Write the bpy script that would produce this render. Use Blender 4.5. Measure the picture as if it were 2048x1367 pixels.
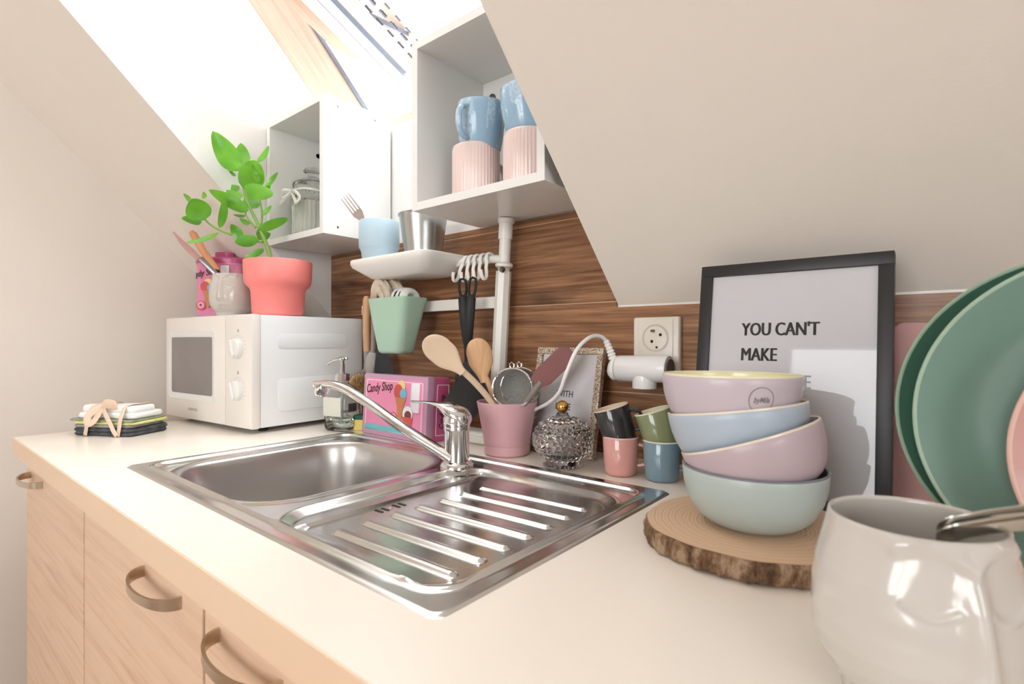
import bpy, bmesh, math, random
from mathutils import Matrix, Vector, Euler
R = math.radians
random.seed(7)
sc = bpy.context.scene
C = sc.collection
for o in list(bpy.data.objects): bpy.data.objects.remove(o)

# ------------------------------------------------------------------ camera
YAW = math.atan(878/1060.)
CAMZ = 1.115
cd = bpy.data.cameras.new('camera'); cam = bpy.data.objects.new('camera', cd); C.objects.link(cam)
cam.location = (0, 0, CAMZ); cam.rotation_euler = (R(90), 0, YAW)
cd.sensor_width = 36.0; cd.lens = 1060/2048*36.0; cd.shift_y = -3.5/2048; cd.clip_start = .02
cd.dof.use_dof = True; cd.dof.focus_distance = .98; cd.dof.aperture_fstop = 8.0
sc.camera = cam
# ------------------------------------------------------------------ world, light, exposure
w = bpy.data.worlds.new('sky'); sc.world = w; w.use_nodes = True
bg = w.node_tree.nodes['Background']; bg.inputs[0].default_value = (.93, .97, 1, 1); bg.inputs[1].default_value = 6.5
sc.view_settings.view_transform = 'Standard'; sc.view_settings.look = 'None'
sc.view_settings.exposure = -0.02; sc.view_settings.gamma = 1.0; sc.view_settings.use_curve_mapping = False
def area(name, loc, target, sx, sy, power, col=(1, 1, 1)):
    l = bpy.data.lights.new(name, 'AREA'); l.shape = 'RECTANGLE'; l.size = sx; l.size_y = sy; l.energy = power; l.color = col
    o = bpy.data.objects.new(name, l); C.objects.link(o); o.location = loc
    o.rotation_euler = (Vector(target)-Vector(loc)).to_track_quat('-Z', 'Y').to_euler()
    return o
area('daylight_skylight', (-.95, 1.35, 2.55), (-.9, .35, 1.3), .9, 1.1, 46, (.97, .98, 1))
area('daylight_room_window', (-.2, -2.45, 1.55), (-.5, .6, 1.1), 1.3, 1.1, 18, (1, .985, .97))
area('daylight_side_window', (2.35, -1.1, 1.6), (-.3, .4, 1.0), 1.2, 1.1, 8, (1, .99, .98))

# ------------------------------------------------------------------ helpers
def s2l(c):
    r = []
    for v in c[:3]:
        v = v/255.
        r.append(v/12.92 if v <= .04045 else ((v+.055)/1.055)**2.4)
    return (r[0], r[1], r[2], 1)
MATS = {}
def mat(name, col=(200, 200, 200), rough=.5, metal=0, trans=0, ior=1.45, coat=0, spec=.5, sss=0):
    if name in MATS: return MATS[name]
    m = bpy.data.materials.new(name); m.use_nodes = True
    b = m.node_tree.nodes['Principled BSDF']
    b.inputs['Base Color'].default_value = s2l(col); b.inputs['Roughness'].default_value = rough
    b.inputs['Metallic'].default_value = metal; b.inputs['Transmission Weight'].default_value = trans
    b.inputs['IOR'].default_value = ior; b.inputs['Coat Weight'].default_value = coat
    b.inputs['Specular IOR Level'].default_value = spec
    b.inputs['Coat Roughness'].default_value = .06
    MATS[name] = m
    return m
def nt(m): return m.node_tree, m.node_tree.nodes['Principled BSDF']
def coords(t, scale=(1, 1, 1), rot=(0, 0, 0)):
    tc = t.nodes.new('ShaderNodeTexCoord'); mp = t.nodes.new('ShaderNodeMapping')
    mp.inputs['Scale'].default_value = scale; mp.inputs['Rotation'].default_value = rot
    t.links.new(tc.outputs['Object'], mp.inputs['Vector']); return mp.outputs['Vector']
def noise(t, vec, scale=1, detail=4, rough=.6, dist=0):
    n = t.nodes.new('ShaderNodeTexNoise'); n.inputs['Scale'].default_value = scale; n.inputs['Detail'].default_value = detail
    n.inputs['Roughness'].default_value = rough; n.inputs['Distortion'].default_value = dist
    t.links.new(vec, n.inputs['Vector']); return n.outputs['Fac']
def ramp(t, fac, stops):
    r = t.nodes.new('ShaderNodeValToRGB'); e = r.color_ramp.elements
    while len(e) < len(stops): e.new(.5)
    for k, (p, c) in enumerate(stops): e[k].position = p; e[k].color = s2l(c)
    t.links.new(fac, r.inputs['Fac']); return r.outputs['Color']
def bump(t, b, h, strength=.2, dist=.002):
    n = t.nodes.new('ShaderNodeBump'); n.inputs['Strength'].default_value = strength; n.inputs['Distance'].default_value = dist
    t.links.new(h, n.inputs['Height']); t.links.new(n.outputs['Normal'], b.inputs['Normal'])
def math_(t, op, a, b=None):
    n = t.nodes.new('ShaderNodeMath'); n.operation = op
    for i, v in enumerate((a, b)):
        if v is None: continue
        if isinstance(v, (int, float)): n.inputs[i].default_value = v
        else: t.links.new(v, n.inputs[i])
    return n.outputs[0]
def mix(t, fac, a, b, mode='MIX'):
    n = t.nodes.new('ShaderNodeMix'); n.data_type = 'RGBA'; n.blend_type = mode
    for i, v in ((0, fac), (6, a), (7, b)):
        if isinstance(v, (int, float)): n.inputs[i].default_value = v
        elif isinstance(v, tuple): n.inputs[i].default_value = v
        else: t.links.new(v, n.inputs[i])
    return n.outputs[2]

def at(u, v, d):        # a point d metres in front of the viewpoint, used to read positions off the photograph
    s, c = math.sin(YAW), math.cos(YAW); r = (u-1024)/1060.
    return Vector((d*(-s+r*c), d*(c+r*s), CAMZ-(v-680)/1060.*d))

def NB(): return bmesh.new()
def loft(bm, rings, cap0=True, cap1=True, closed=True, M=None):
    rv = []
    for r in rings:
        rv.append([bm.verts.new(M @ Vector(p) if M else Vector(p)) for p in r])
    n = len(rings[0])
    for a, b in zip(rv[:-1], rv[1:]):
        for i in range(n if closed else n-1):
            j = (i+1) % n
            bm.faces.new((a[i], a[j], b[j], b[i]))
    if cap0: bm.faces.new(list(reversed(rv[0])))
    if cap1: bm.faces.new(rv[-1])
    return rv
def circ(r, z, n=48, cx=0, cy=0):
    return [(cx+r*math.cos(2*math.pi*i/n), cy+r*math.sin(2*math.pi*i/n), z) for i in range(n)]
def rr(cx, cy, w, d, r, z, n=6):
    out = []; r = min(r, w/2-1e-4, d/2-1e-4)
    for k, (sx, sy) in enumerate(((1, 1), (-1, 1), (-1, -1), (1, -1))):
        for i in range(n+1):
            a = math.pi/2*(k+i/n)
            out.append((cx+sx*(w/2-r)+r*math.cos(a), cy+sy*(d/2-r)+r*math.sin(a), z))
    return out
def lathe(bm, prof, n=48, M=None, cap0=True, cap1=True):
    loft(bm, [circ(max(r, 1e-4), z, n) for r, z in prof], cap0, cap1, M=M)
def rslab(bm, cx, cy, w, d, r, z0, z1, bv=.002, n=6, M=None):     # rounded slab with eased top and bottom edges
    loft(bm, [rr(cx, cy, w-2*bv, d-2*bv, max(r-bv, .0005), z0, n), rr(cx, cy, w-.6*bv, d-.6*bv, r, z0+.3*bv, n), rr(cx, cy, w, d, r, z0+bv, n),
              rr(cx, cy, w, d, r, z1-bv, n), rr(cx, cy, w-.6*bv, d-.6*bv, r, z1-.3*bv, n), rr(cx, cy, w-2*bv, d-2*bv, max(r-bv, .0005), z1, n)], M=M)
def box(bm, x0, x1, y0, y1, z0, z1, bv=0, M=None):
    t = bmesh.new(); bmesh.ops.create_cube(t, size=1)
    for v in t.verts: v.co = Vector(((x0+x1)/2+v.co.x*(x1-x0), (y0+y1)/2+v.co.y*(y1-y0), (z0+z1)/2+v.co.z*(z1-z0)))
    if bv: bmesh.ops.bevel(t, geom=list(t.edges), offset=bv, segments=2, profile=.6, affect='EDGES')
    if M: t.transform(M)
    me = bpy.data.meshes.new('t'); t.to_mesh(me); t.free(); bm.from_mesh(me); bpy.data.meshes.remove(me)
def tube(bm, pts, rad, n=12, M=None, flat=1.0, up=None, cap=True):
    pts = [Vector(p) for p in pts]; m = len(pts)
    rads = rad if isinstance(rad, (list, tuple)) else [rad]*m
    rings = []; prev = None
    for i, p in enumerate(pts):
        t = (pts[min(i+1, m-1)]-pts[max(i-1, 0)]).normalized()
        if prev is None:
            ref = Vector(up) if up else (Vector((0, 0, 1)) if abs(t.z) < .9 else Vector((1, 0, 0)))
            a = (ref - t*ref.dot(t)).normalized()
        else:
            a = (prev - t*prev.dot(t)).normalized()
        prev = a; b = t.cross(a); r = rads[i]
        rings.append([p + a*(r*flat*math.cos(2*math.pi*k/n)) + b*(r*math.sin(2*math.pi*k/n)) for k in range(n)])
    loft(bm, rings, cap, cap, M=M)
def spline(pts, k=8):
    P = [Vector(p) for p in pts]; P = [P[0]*2-P[1]]+P+[P[-1]*2-P[-2]]; out = []
    for i in range(1, len(P)-2):
        for j in range(k):
            t = j/k; a, b, c, d = P[i-1], P[i], P[i+1], P[i+2]
            out.append(.5*((2*b)+(c-a)*t+(2*a-5*b+4*c-d)*t*t+(3*b-a-3*c+d)*t**3))
    out.append(P[-2]); return out
def poly(bm, pts, th, M=None):     # a flat outline in the XY plane given thickness th
    lo = [bm.verts.new((M @ Vector((p[0], p[1], 0))) if M else Vector((p[0], p[1], 0))) for p in pts]
    hi = [bm.verts.new((M @ Vector((p[0], p[1], th))) if M else Vector((p[0], p[1], th))) for p in pts]
    n = len(pts); bm.faces.new(list(reversed(lo))); bm.faces.new(hi)
    for i in range(n): bm.faces.new((lo[i], lo[(i+1) % n], hi[(i+1) % n], hi[i]))
def emit(name, bm, m, parent=None, loc=None, rot=None, smooth=40, world=None, sub=0):
    if world is not None: bm.transform(Matrix.Translation(-Vector(world)))
    bmesh.ops.recalc_face_normals(bm, faces=list(bm.faces))
    me = bpy.data.meshes.new(name); bm.to_mesh(me); bm.free()
    me.materials.append(m)
    if smooth:
        me.shade_smooth()
        me.set_sharp_from_angle(angle=R(smooth))
    o = bpy.data.objects.new(name, me); C.objects.link(o)
    if parent is not None: o.parent = parent
    if loc is not None: o.location = loc
    if rot is not None: o.rotation_euler = rot
    if sub:
        md = o.modifiers.new('subdivision', 'SUBSURF'); md.levels = sub; md.render_levels = sub
    return o
def tag(o, label, cat, group=None, kind=None):
    if label: o['label'] = label
    if cat: o['category'] = cat
    if group: o['group'] = group
    if kind: o['kind'] = kind
    return o
def thing(name, label, cat, loc=(0, 0, 0), rot=(0, 0, 0), group=None):
    o = bpy.data.objects.new(name, None); C.objects.link(o); o.empty_display_size = .05
    o.location = loc; o.rotation_euler = rot
    return tag(o, label, cat, group)
def dup(root, label, loc, rot=None):
    r = root.copy(); C.objects.link(r); r.location = loc
    if rot is not None: r.rotation_euler = rot
    r['label'] = label
    for ch in list(root.children):
        c = ch.copy(); C.objects.link(c); c.parent = r
        for g in list(ch.children):
            d = g.copy(); C.objects.link(d); d.parent = c
    return r
def struct(name, bm, m, smooth=0):
    o = emit(name, bm, m, smooth=smooth); o['kind'] = 'structure'; return o
def text(s, size, m, parent, M, name='lettering', shear=0, bold=0, depth=.0002, sx=1, fn=None, align='LEFT', heavy=0):
    cu = bpy.data.curves.new('text', 'FONT'); cu.body = s; cu.size = size; cu.extrude = depth; cu.shear = shear; cu.offset = bold
    cu.align_x = align; cu.resolution_u = 3
    to = bpy.data.objects.new('text', cu); C.objects.link(to)
    bpy.context.view_layer.update()
    me = bpy.data.meshes.new_from_object(to.evaluated_get(bpy.context.evaluated_depsgraph_get()))
    bpy.data.objects.remove(to); bpy.data.curves.remove(cu)
    bm = bmesh.new(); bm.from_mesh(me)
    if heavy:                                     # bolder strokes
        for v in bm.verts: v.co.x -= heavy/2
        for k in (1, 2):
            n0 = len(bm.verts); bm.from_mesh(me)
            bm.verts.ensure_lookup_table()
            for v in bm.verts[n0:]: v.co.x += heavy*(k-1)*.999+ (heavy/2 if k == 2 else 0) - (0 if k == 2 else 0); v.co.z += .00002*k
    bpy.data.meshes.remove(me)
    for v in bm.verts:
        v.co.x *= sx
        if fn: v.co = Vector(fn(v.co))
    bm.transform(M)
    return emit(name, bm, m, parent, smooth=0)
def frame_M(o, x, z):     # matrix whose local x runs along x, local y along z, local z out of the face
    x = Vector(x).normalized(); y = Vector(z).normalized(); n = x.cross(y)
    m = Matrix((x, y, n)).transposed().to_4x4(); m.translation = Vector(o); return m

# ------------------------------------------------------------------ materials of the room
plaster = mat('warm_plaster', (234, 226, 216), .75, spec=.25)
t, b = nt(plaster); v = coords(t); bump(t, b, noise(t, v, 260, 3, .6), .25, .0015)
white_paint = mat('white_paint', (240, 239, 236), .6, spec=.3)
floor_m = mat('floor_wood', (170, 135, 105), .45)
white_lam = mat('white_laminate', (238, 237, 234), .28)
white_edge = mat('white_edging', (238, 236, 228), .35)
white_pl = mat('white_plastic', (234, 232, 225), .3)
counter_m = mat('cream_worktop', (240, 231, 219), .22)
t, b = nt(counter_m); v = coords(t); bump(t, b, noise(t, v, 900, 2, .5), .05, .0004)
edge_m = mat('worktop_edging', (236, 208, 178), .35)
pine = mat('pine_wood', (228, 186, 148), .5)
t, b = nt(pine); v = coords(t, (40, 3, 3)); t.links.new(ramp(t, noise(t, v, 1.2, 4, .6, .6), [(.3, (228, 192, 168)), (.55, (240, 212, 194)), (.8, (244, 220, 204))]), b.inputs['Base Color'])  # grain paled towards pink, the skylight's flare mixed into the colour
cab_m = mat('pale_ash_laminate', (228, 196, 168), .42)
t, b = nt(cab_m); v = coords(t, (2.2, 2, 46)); n1 = noise(t, v, 1.4, 6, .62, 1.1)
t.links.new(ramp(t, n1, [(.28, (212, 176, 146)), (.45, (226, 194, 165)), (.62, (232, 202, 174)), (.8, (224, 191, 162))]), b.inputs['Base Color'])
cab_side = mat('pale_ash_board', (226, 196, 168), .45)
# backsplash: horizontal oak planks
splash_m = mat('oak_planks', (150, 105, 72), .38)
t, b = nt(splash_m)
tc = t.nodes.new('ShaderNodeTexCoord'); sp = t.nodes.new('ShaderNodeSeparateXYZ'); t.links.new(tc.outputs['Object'], sp.inputs[0])
zz = math_(t, 'DIVIDE', math_(t, 'ADD', sp.outputs['Z'], .003), .17); row = math_(t, 'FLOOR', zz); fr = math_(t, 'FRACT', zz)
cb = t.nodes.new('ShaderNodeCombineXYZ')
t.links.new(math_(t, 'ADD', math_(t, 'MULTIPLY', sp.outputs['X'], 1.0), math_(t, 'MULTIPLY', row, 3.7)), cb.inputs[0])
t.links.new(math_(t, 'MULTIPLY', row, 5.3), cb.inputs[1]); t.links.new(sp.outputs['Z'], cb.inputs[2])
mp = t.nodes.new('ShaderNodeMapping'); mp.inputs['Scale'].default_value = (2.4, 1, 52); t.links.new(cb.outputs[0], mp.inputs['Vector'])
g1 = noise(t, mp.outputs['Vector'], 1.0, 8, .66, .9)
mp2 = t.nodes.new('ShaderNodeMapping'); mp2.inputs['Scale'].default_value = (5, 1, 150); t.links.new(cb.outputs[0], mp2.inputs['Vector'])
g2 = noise(t, mp2.outputs['Vector'], 1.0, 4, .6, .3)
mp3 = t.nodes.new('ShaderNodeMapping'); mp3.inputs['Scale'].default_value = (3.2, 1, 9); t.links.new(cb.outputs[0], mp3.inputs['Vector'])
g3 = noise(t, mp3.outputs['Vector'], 1.0, 2, .5, .5)
base = ramp(t, g1, [(.22, (96, 64, 44)), (.40, (140, 96, 66)), (.56, (166, 120, 84)), (.75, (192, 150, 110))])
fine = ramp(t, g2, [(.35, (165, 155, 150)), (.6, (255, 255, 255))])
col = mix(t, .8, base, fine, 'MULTIPLY')
knots = ramp(t, g3, [(.28, (110, 90, 82)), (.4, (255, 255, 255))])
col = mix(t, .8, col, knots, 'MULTIPLY')
seam = math_(t, 'LESS_THAN', fr, .012)
col = mix(t, math_(t, 'MULTIPLY', seam, .75), col, s2l((206, 176, 146)))
t.links.new(col, b.inputs['Base Color'])

# ------------------------------------------------------------------ room shell
YW = .90; SL = 1.012; Z0 = 1.181
NXL, NXR = -1.457, -.484          # skylight recess, left and right
WX = -1.80
def slope(y): return Z0+SL*(YW-y)
def quad(bm, *p): bm.faces.new([bm.verts.new(Vector(q)) for q in p])
def slabq(bm, pts, n, th):        # four corners, thickness th away along n
    n = Vector(n).normalized(); a = [bm.verts.new(Vector(p)) for p in pts]; c = [bm.verts.new(Vector(p)+n*th) for p in pts]
    bm.faces.new(a); bm.faces.new(list(reversed(c)))
    for i in range(len(a)):
        j = (i+1) % len(a); bm.faces.new((a[i], c[i], c[j], a[j]))
FY = -2.3; RX = 2.3; CZ = 2.45
bm = NB(); box(bm, WX-.1, RX+.1, FY-.1, YW+.1, -.08, 0); struct('floor', bm, floor_m)
bm = NB(); box(bm, WX-.1, RX+.1, YW, YW+.1, 0, 1.69); struct('wall_back', bm, white_paint)
# left wall with its lower sloping crease
def fold(y): return 1.7477-.973*(y-.2005)
yt = .2005-(CZ-1.7477)/.973
bm = NB(); slabq(bm, [(WX, FY, 0), (WX, YW+.05, 0), (WX, YW+.05, fold(YW+.05)), (WX, yt, CZ), (WX, FY, CZ)], (-1, 0, 0), .1); struct('wall_left', bm, plaster)
ys = YW-(CZ-Z0)/SL       # where the slope meets the flat ceiling
out = (0, SL, 1)
bm = NB()
slabq(bm, [(WX, YW+.05, fold(YW+.05)), (NXL-.0005, YW+.05, slope(YW+.05)), (NXL-.0005, ys, CZ), (WX, yt, CZ)], (0, .6, 1), .03)
struct('ceiling_left', bm, plaster)
bm = NB()
slabq(bm, [(NXR, YW, slope(YW)), (RX, YW, slope(YW)), (RX, ys, CZ), (NXR, ys, CZ)], out, .05)
struct('ceiling_right', bm, plaster)
# recess up to the roof window
WZ = 1.72                                    # height of the window plane at the back wall
def wplane(y): return WZ+SL*(YW-y)
bm = NB(); slabq(bm, [(NXL, YW, slope(YW)), (NXL, YW, 1.70), (NXL, YW+.02, WZ+.0), (NXL, .17, wplane(.17)+.02), (NXL, -.10, slope(-.10))], (-1, 0, 0), .04); struct('wall_recess_left', bm, white_paint)
bm = NB(); slabq(bm, [(NXR, YW, Z0+.012), (NXR, YW, 1.70), (NXR, YW+.02, WZ), (NXR, .17, wplane(.17)+.02), (NXR, -.10, slope(-.10)+.012)], (1, 0, 0), .04); struct('wall_recess_right', bm, white_paint)
bm = NB(); slabq(bm, [(NXL, .17, wplane(.17)+.02), (NXR, .17, wplane(.17)+.02), (NXR, -.10, slope(-.10)), (NXL, -.10, slope(-.10))], (0, -1, 1), .04); struct('ceiling_recess', bm, white_paint)
bm = NB(); slabq(bm, [(NXL, -.10, slope(-.10)), (NXR, -.10, slope(-.10)), (NXR, ys, CZ), (NXL, ys, CZ)], out, .05); struct('ceiling_above_recess', bm, plaster)
bm = NB(); box(bm, WX-.1, RX+.1, FY-.1, ys+.01, CZ, CZ+.08); struct('ceiling', bm, plaster)
# far walls with windows
def holed_wall(name, axis, c, a0, a1, h0, h1, A0, A1, H1, th):
    bm = NB()
    for (p, q, r, s) in ((A0, a0, 0, H1), (a1, A1, 0, H1), (a0, a1, 0, h0), (a0, a1, h1, H1)):
        if axis == 'y': box(bm, p, q, c-th, c, r, s)
        else: box(bm, c, c+th, p, q, r, s)
    struct(name, bm, plaster)
holed_wall('wall_front', 'y', FY, -.9, .5, .95, 2.1, WX-.1, RX+.1, CZ, .1)
holed_wall('wall_right', 'x', RX, -1.8, -.5, 1.0, 2.1, FY, YW+.1, CZ, .1)
pane = bpy.data.materials.new('window_glass'); pane.use_nodes = True; t = pane.node_tree; t.nodes.clear()
o_ = t.nodes.new('ShaderNodeOutputMaterial'); mx = t.nodes.new('ShaderNodeMixShader'); tr = t.nodes.new('ShaderNodeBsdfTransparent'); gl = t.nodes.new('ShaderNodeBsdfGlossy')
gl.inputs['Roughness'].default_value = .02; fn = t.nodes.new('ShaderNodeFresnel'); fn.inputs[0].default_value = 1.3
t.links.new(fn.outputs[0], mx.inputs[0]); t.links.new(tr.outputs[0], mx.inputs[1]); t.links.new(gl.outputs[0], mx.inputs[2]); t.links.new(mx.outputs[0], o_.inputs[0])
def wall_window(name, axis, c, a0, a1, h0, h1):
    w_ = thing(name, None, None, ((a0+a1)/2, c-.05, h0) if axis == 'y' else (c+.05, (a0+a1)/2, h0)); w_['kind'] = 'structure'
    W = (a1-a0)/2; Hh = h1-h0
    def bx(bm, p, q, r, s, d):
        box(bm, p, q, -d, d, r, s, .003) if axis == 'y' else box(bm, -d, d, p, q, r, s, .003)
    bm = NB(); f_ = .05
    for a in ((-W, -W+f_, 0, Hh), (W-f_, W, 0, Hh), (-W, W, 0, f_), (-W, W, Hh-f_, Hh), (-.03, .03, 0, Hh)): bx(bm, *a, .03)
    emit('window_frame', bm, white_paint, w_)
    bm = NB(); bx(bm, -W+f_, W-f_, f_, Hh-f_, .004); emit('window_pane', bm, pane, w_)
wall_window('window_2', 'y', FY, -.9, .5, .95, 2.1)
wall_window('window_3', 'x', RX, -1.8, -.5, 1.0, 2.1)

# backsplash boards fixed on the back wall
bs = thing('wooden_backsplash', 'brown oak plank backsplash covering the wall behind the worktop', 'backsplash', (0, YW-.0035, 0))
bm = NB(); box(bm, NXL+.001, 2.2, -.003, .003, .84, Z0-.004); emit('board_panel', bm, splash_m, bs, smooth=0)
bm = NB(); box(bm, NXL+.001, NXR-.001, -.003, .003, Z0-.004, 1.372); emit('board_panel', bm, splash_m, bs, smooth=0)

# ------------------------------------------------------------------ roof window
win = thing('window_1', None, None, (-.97, .52, wplane(.52))); win['kind'] = 'structure'
wo = Vector(win.location); sd = Vector((0, -1, SL)).normalized(); nn = Vector((0, SL, 1)).normalized()   # up the roof, outward
def beam(bm, p0, p1, wx, up, th, bv=.003):      # board from p0 to p1, width wx (+x), thickness th along up
    d = (Vector(p1)-Vector(p0)); L = d.length; M = Matrix((Vector((1, 0, 0)), d.normalized(), Vector((1, 0, 0)).cross(d.normalized()))).transposed().to_4x4()
    M.translation = Vector(p0); box(bm, 0, wx, 0, L, 0, th, bv, M)
pB = Vector((0, .915, wplane(.915))); pT = Vector((0, .17, wplane(.17)))
def XV(x, p): return Vector((x, p.y, p.z))
bm = NB(); beam(bm, XV(-1.405, pB), XV(-1.405, pT), .15, nn, -.012); emit('frame_side', bm, pine, win, world=wo)
bm = NB(); beam(bm, XV(-.62, pB), XV(-.62, pT), .14, nn, -.012); emit('frame_side', bm, pine, win, world=wo)
bm = NB(); beam(bm, XV(-1.405, pB), XV(-1.405, pB+sd*.016), .925, nn, -.012); emit('frame_bottom', bm, pine, win, world=wo)
bm = NB(); beam(bm, XV(-1.405, pT), XV(-1.405, pT-sd*.06), .925, nn, -.012); emit('frame_top', bm, pine, win, world=wo)
grey_metal = mat('grey_flashing', (120, 130, 145), .5, .6)
bm = NB(); beam(bm, XV(-1.252, pB), XV(-1.252, pT), .004, nn, -.0125, 0); emit('gasket', bm, grey_metal, win, world=wo)
ss = Vector((0, -1, .46)).normalized()
sB = Vector((0, .997, 1.812)); sT = sB+ss*1.05
sash = bpy.data.objects.new('sash', None); C.objects.link(sash); sash.parent = win; sash['label'] = 'sash tilted open on its centre pivot'
def sbeam(x, w_, p, q, nm, m=pine, th=.04):
    bm = NB(); beam(bm, XV(x, p), XV(x, q), w_, nn, th); emit(nm, bm, m, sash, world=wo)
sbeam(-1.24, .045, sB, sT, 'sash_rail'); sbeam(-.66, .04, sB, sT, 'sash_rail'); sbeam(-1.21, .55, sB, sB+ss*.05, 'sash_rail'); sbeam(-1.21, .55, sT-ss*.05, sT, 'sash_rail')
sbeam(-1.197, .003, sB+Vector((0, 0, .0)), sT, 'gasket', grey_metal, -.003)
sbeam(-1.21, .55, sB+ss*.05+Vector((0, 0, .02)), sT-ss*.05+Vector((0, 0, .02)), 'sash_pane', pane, .004)
bm = NB()
for k in range(22):
    p = sB+ss*(.058+k*.036)+Vector((0, 0, .006)); beam(bm, XV(-1.094, p), XV(-1.094, p+ss*.021), .006, nn, .003, 0)
    p = p+ss*.012; beam(bm, XV(-1.064, p), XV(-1.064, p+ss*.016), .004, nn, .002, 0)
emit('ventilation_strip', bm, mat('dark_grey', (70, 72, 78), .5), sash, world=wo)

# ------------------------------------------------------------------ cabinets and worktop
ct = NB()
sx0, sx1, sy0, sy1 = -1.083, -.302, .274, .719
for (a, c_, e, f_) in ((-1.60, sx0+.012, .2, YW-.006), (sx1-.012, 2.2, .2, YW-.006), (sx0+.012, sx1-.012, .2, sy0+.012), (sx0+.012, sx1-.012, sy1-.012, YW-.006)):
    box(ct, a, c_, e, f_, .862, .9)
bmesh.ops.remove_doubles(ct, verts=list(ct.verts), dist=1e-5)
ro = emit('worktop', ct, counter_m, smooth=0)
tag(ro, 'long cream worktop running under the slope with the sink set in it', 'worktop')
ro2 = NB(); box(ro2, -1.602, 2.2, .1985, .2002, .8625, .8985, 0); emit('worktop_edge', ro2, edge_m, ro)['label'] = 'beige front edging strip'
metal_h = mat('satin_nickel', (214, 202, 184), .32, 1)
def cabinet(x0, x1, label, hx):
    w_ = x1-x0
    r = thing('base_cabinet', label, 'cabinet', ((x0+x1)/2, .50, 0), group='base cabinets under the worktop')
    bm = NB(); yb = YW-.02-.5
    for (a, c_) in ((-w_/2, -w_/2+.018), (w_/2-.018, w_/2)): box(bm, a, c_, -.26, yb, .0, .862)
    box(bm, -w_/2, w_/2, -.26, yb, .08, .098); box(bm, -w_/2, w_/2, yb-.01, yb, .08, .862); box(bm, -w_/2, w_/2, -.21, -.195, 0, .08)
    emit('body', bm, cab_side, r, smooth=0)
    bm = NB(); box(bm, -w_/2+.0015, w_/2-.0015, -.279, -.261, .085, .857, .0012)
    d = emit('door', bm, cab_m, r, smooth=0)
    bm = NB()
    # bowed strap handle
    hl = .128; cx = hx; zc = .822
    pts = []
    for i in range(25):
        a = math.pi*i/24; pts.append((cx-math.cos(a)*hl/2, -.2785-math.sin(a)**.8*.030, zc))
    rings = []
    for i, p in enumerate(pts):
        p = Vector(p); q = Vector(pts[min(i+1, 24)])-Vector(pts[max(i-1, 0)]); tt = q.normalized(); n_ = Vector((0, 0, 1)).cross(tt)
        hh = .0048+.0022*abs(math.cos(math.pi*i/24))**3
        rings.append([p+n_*.0016+Vector((0, 0, hh)), p-n_*.0016+Vector((0, 0, hh)), p-n_*.0016-Vector((0, 0, hh)), p+n_*.0016-Vector((0, 0, hh))])
    loft(bm, rings); emit('handle', bm, metal_h, d, smooth=50)
    return r
cabinet(-1.594, -1.094, 'narrow-looking pale ash cabinet at the left end, by the wall', -.138)
cabinet(-1.090, -.604, 'pale ash cabinet in the middle, below the front left of the sink', .12)
cabinet(-.600, -.110, 'pale ash cabinet nearest the camera, its handle cut by the photo bottom', -.143)

# ------------------------------------------------------------------ sink
steel = mat('brushed_steel', (216, 215, 213), .2, 1)
t, b = nt(steel); v = coords(t, (3, 60, 3)); bump(t, b, noise(t, v, 6, 3, .6), .04, .001)
n_ = noise(t, coords(t), 30, 4, .6); mr = t.nodes.new('ShaderNodeMapRange'); mr.inputs['To Min'].default_value = .13; mr.inputs['To Max'].default_value = .26
t.links.new(n_, mr.inputs['Value']); t.links.new(mr.outputs[0], b.inputs['Roughness'])
basin_m = mat('satin_steel', (196, 193, 190), .34, 1)
chrome = mat('chrome', (225, 226, 228), .06, 1)
dark = mat('black_hole', (12, 12, 12), .6)
def sdrr(x, y, cx, cy, w_, d_, r):
    qx = abs(x-cx)-w_/2+r; qy = abs(y-cy)-d_/2+r
    return math.hypot(max(qx, 0), max(qy, 0))+min(max(qx, qy), 0)-r
def sst(a, c_, x):
    t_ = min(max((x-a)/(c_-a), 0), 1); return t_*t_*(3-2*t_)
SCX, SCY = (sx0+sx1)/2, (sy0+sy1)/2; SW, SD = sx1-sx0, sy1-sy0
BCX, BCY, BW, BD, BR = -.853, .488, .335, .36, .085
def sink_h(x, y):
    e = sdrr(x, y, SCX, SCY, SW, SD, .016)           # negative inside
    z = .0022-.0022*sst(-.004, 0, e)
    e2 = sdrr(x, y, SCX, SCY, SW-.052, SD-.052, .03)
    z += .0030*math.exp(-((e2)/.0035)**2)            # raised bead round the tray
    z -= .0035*sst(.002, -.012, e2)
    e3 = sdrr(x, y, -.487, .478, .305, .352, .06)    # drainer recess
    z -= .006*sst(.004, -.014, e3)
    z += .0018*math.exp(-((e3-.006)/.004)**2)
    eb = sdrr(x, y, BCX, BCY, BW, BD, BR)
    z += .0018*math.exp(-((eb-.009)/.006)**2)
    if -.60 < x < -.33:
        for k in range(7):                            # drainer ribs
            yk = .350+k*.0405
            dx = max(abs(x+.459)-(.093-.001*k), 0); dd = math.hypot(dx, y-yk)
            z += .0042*sst(.0078, .0028, dd)
        z -= .004*sst(-.33, -.60, x)*sst(0, -.03, e3)
    return z
sink = thing('kitchen_sink', 'stainless steel inset sink with one bowl and a ribbed drainer', 'sink', (SCX, SCY, .9))
bm = NB(); nx, ny = 360, 206; grid = {}
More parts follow.
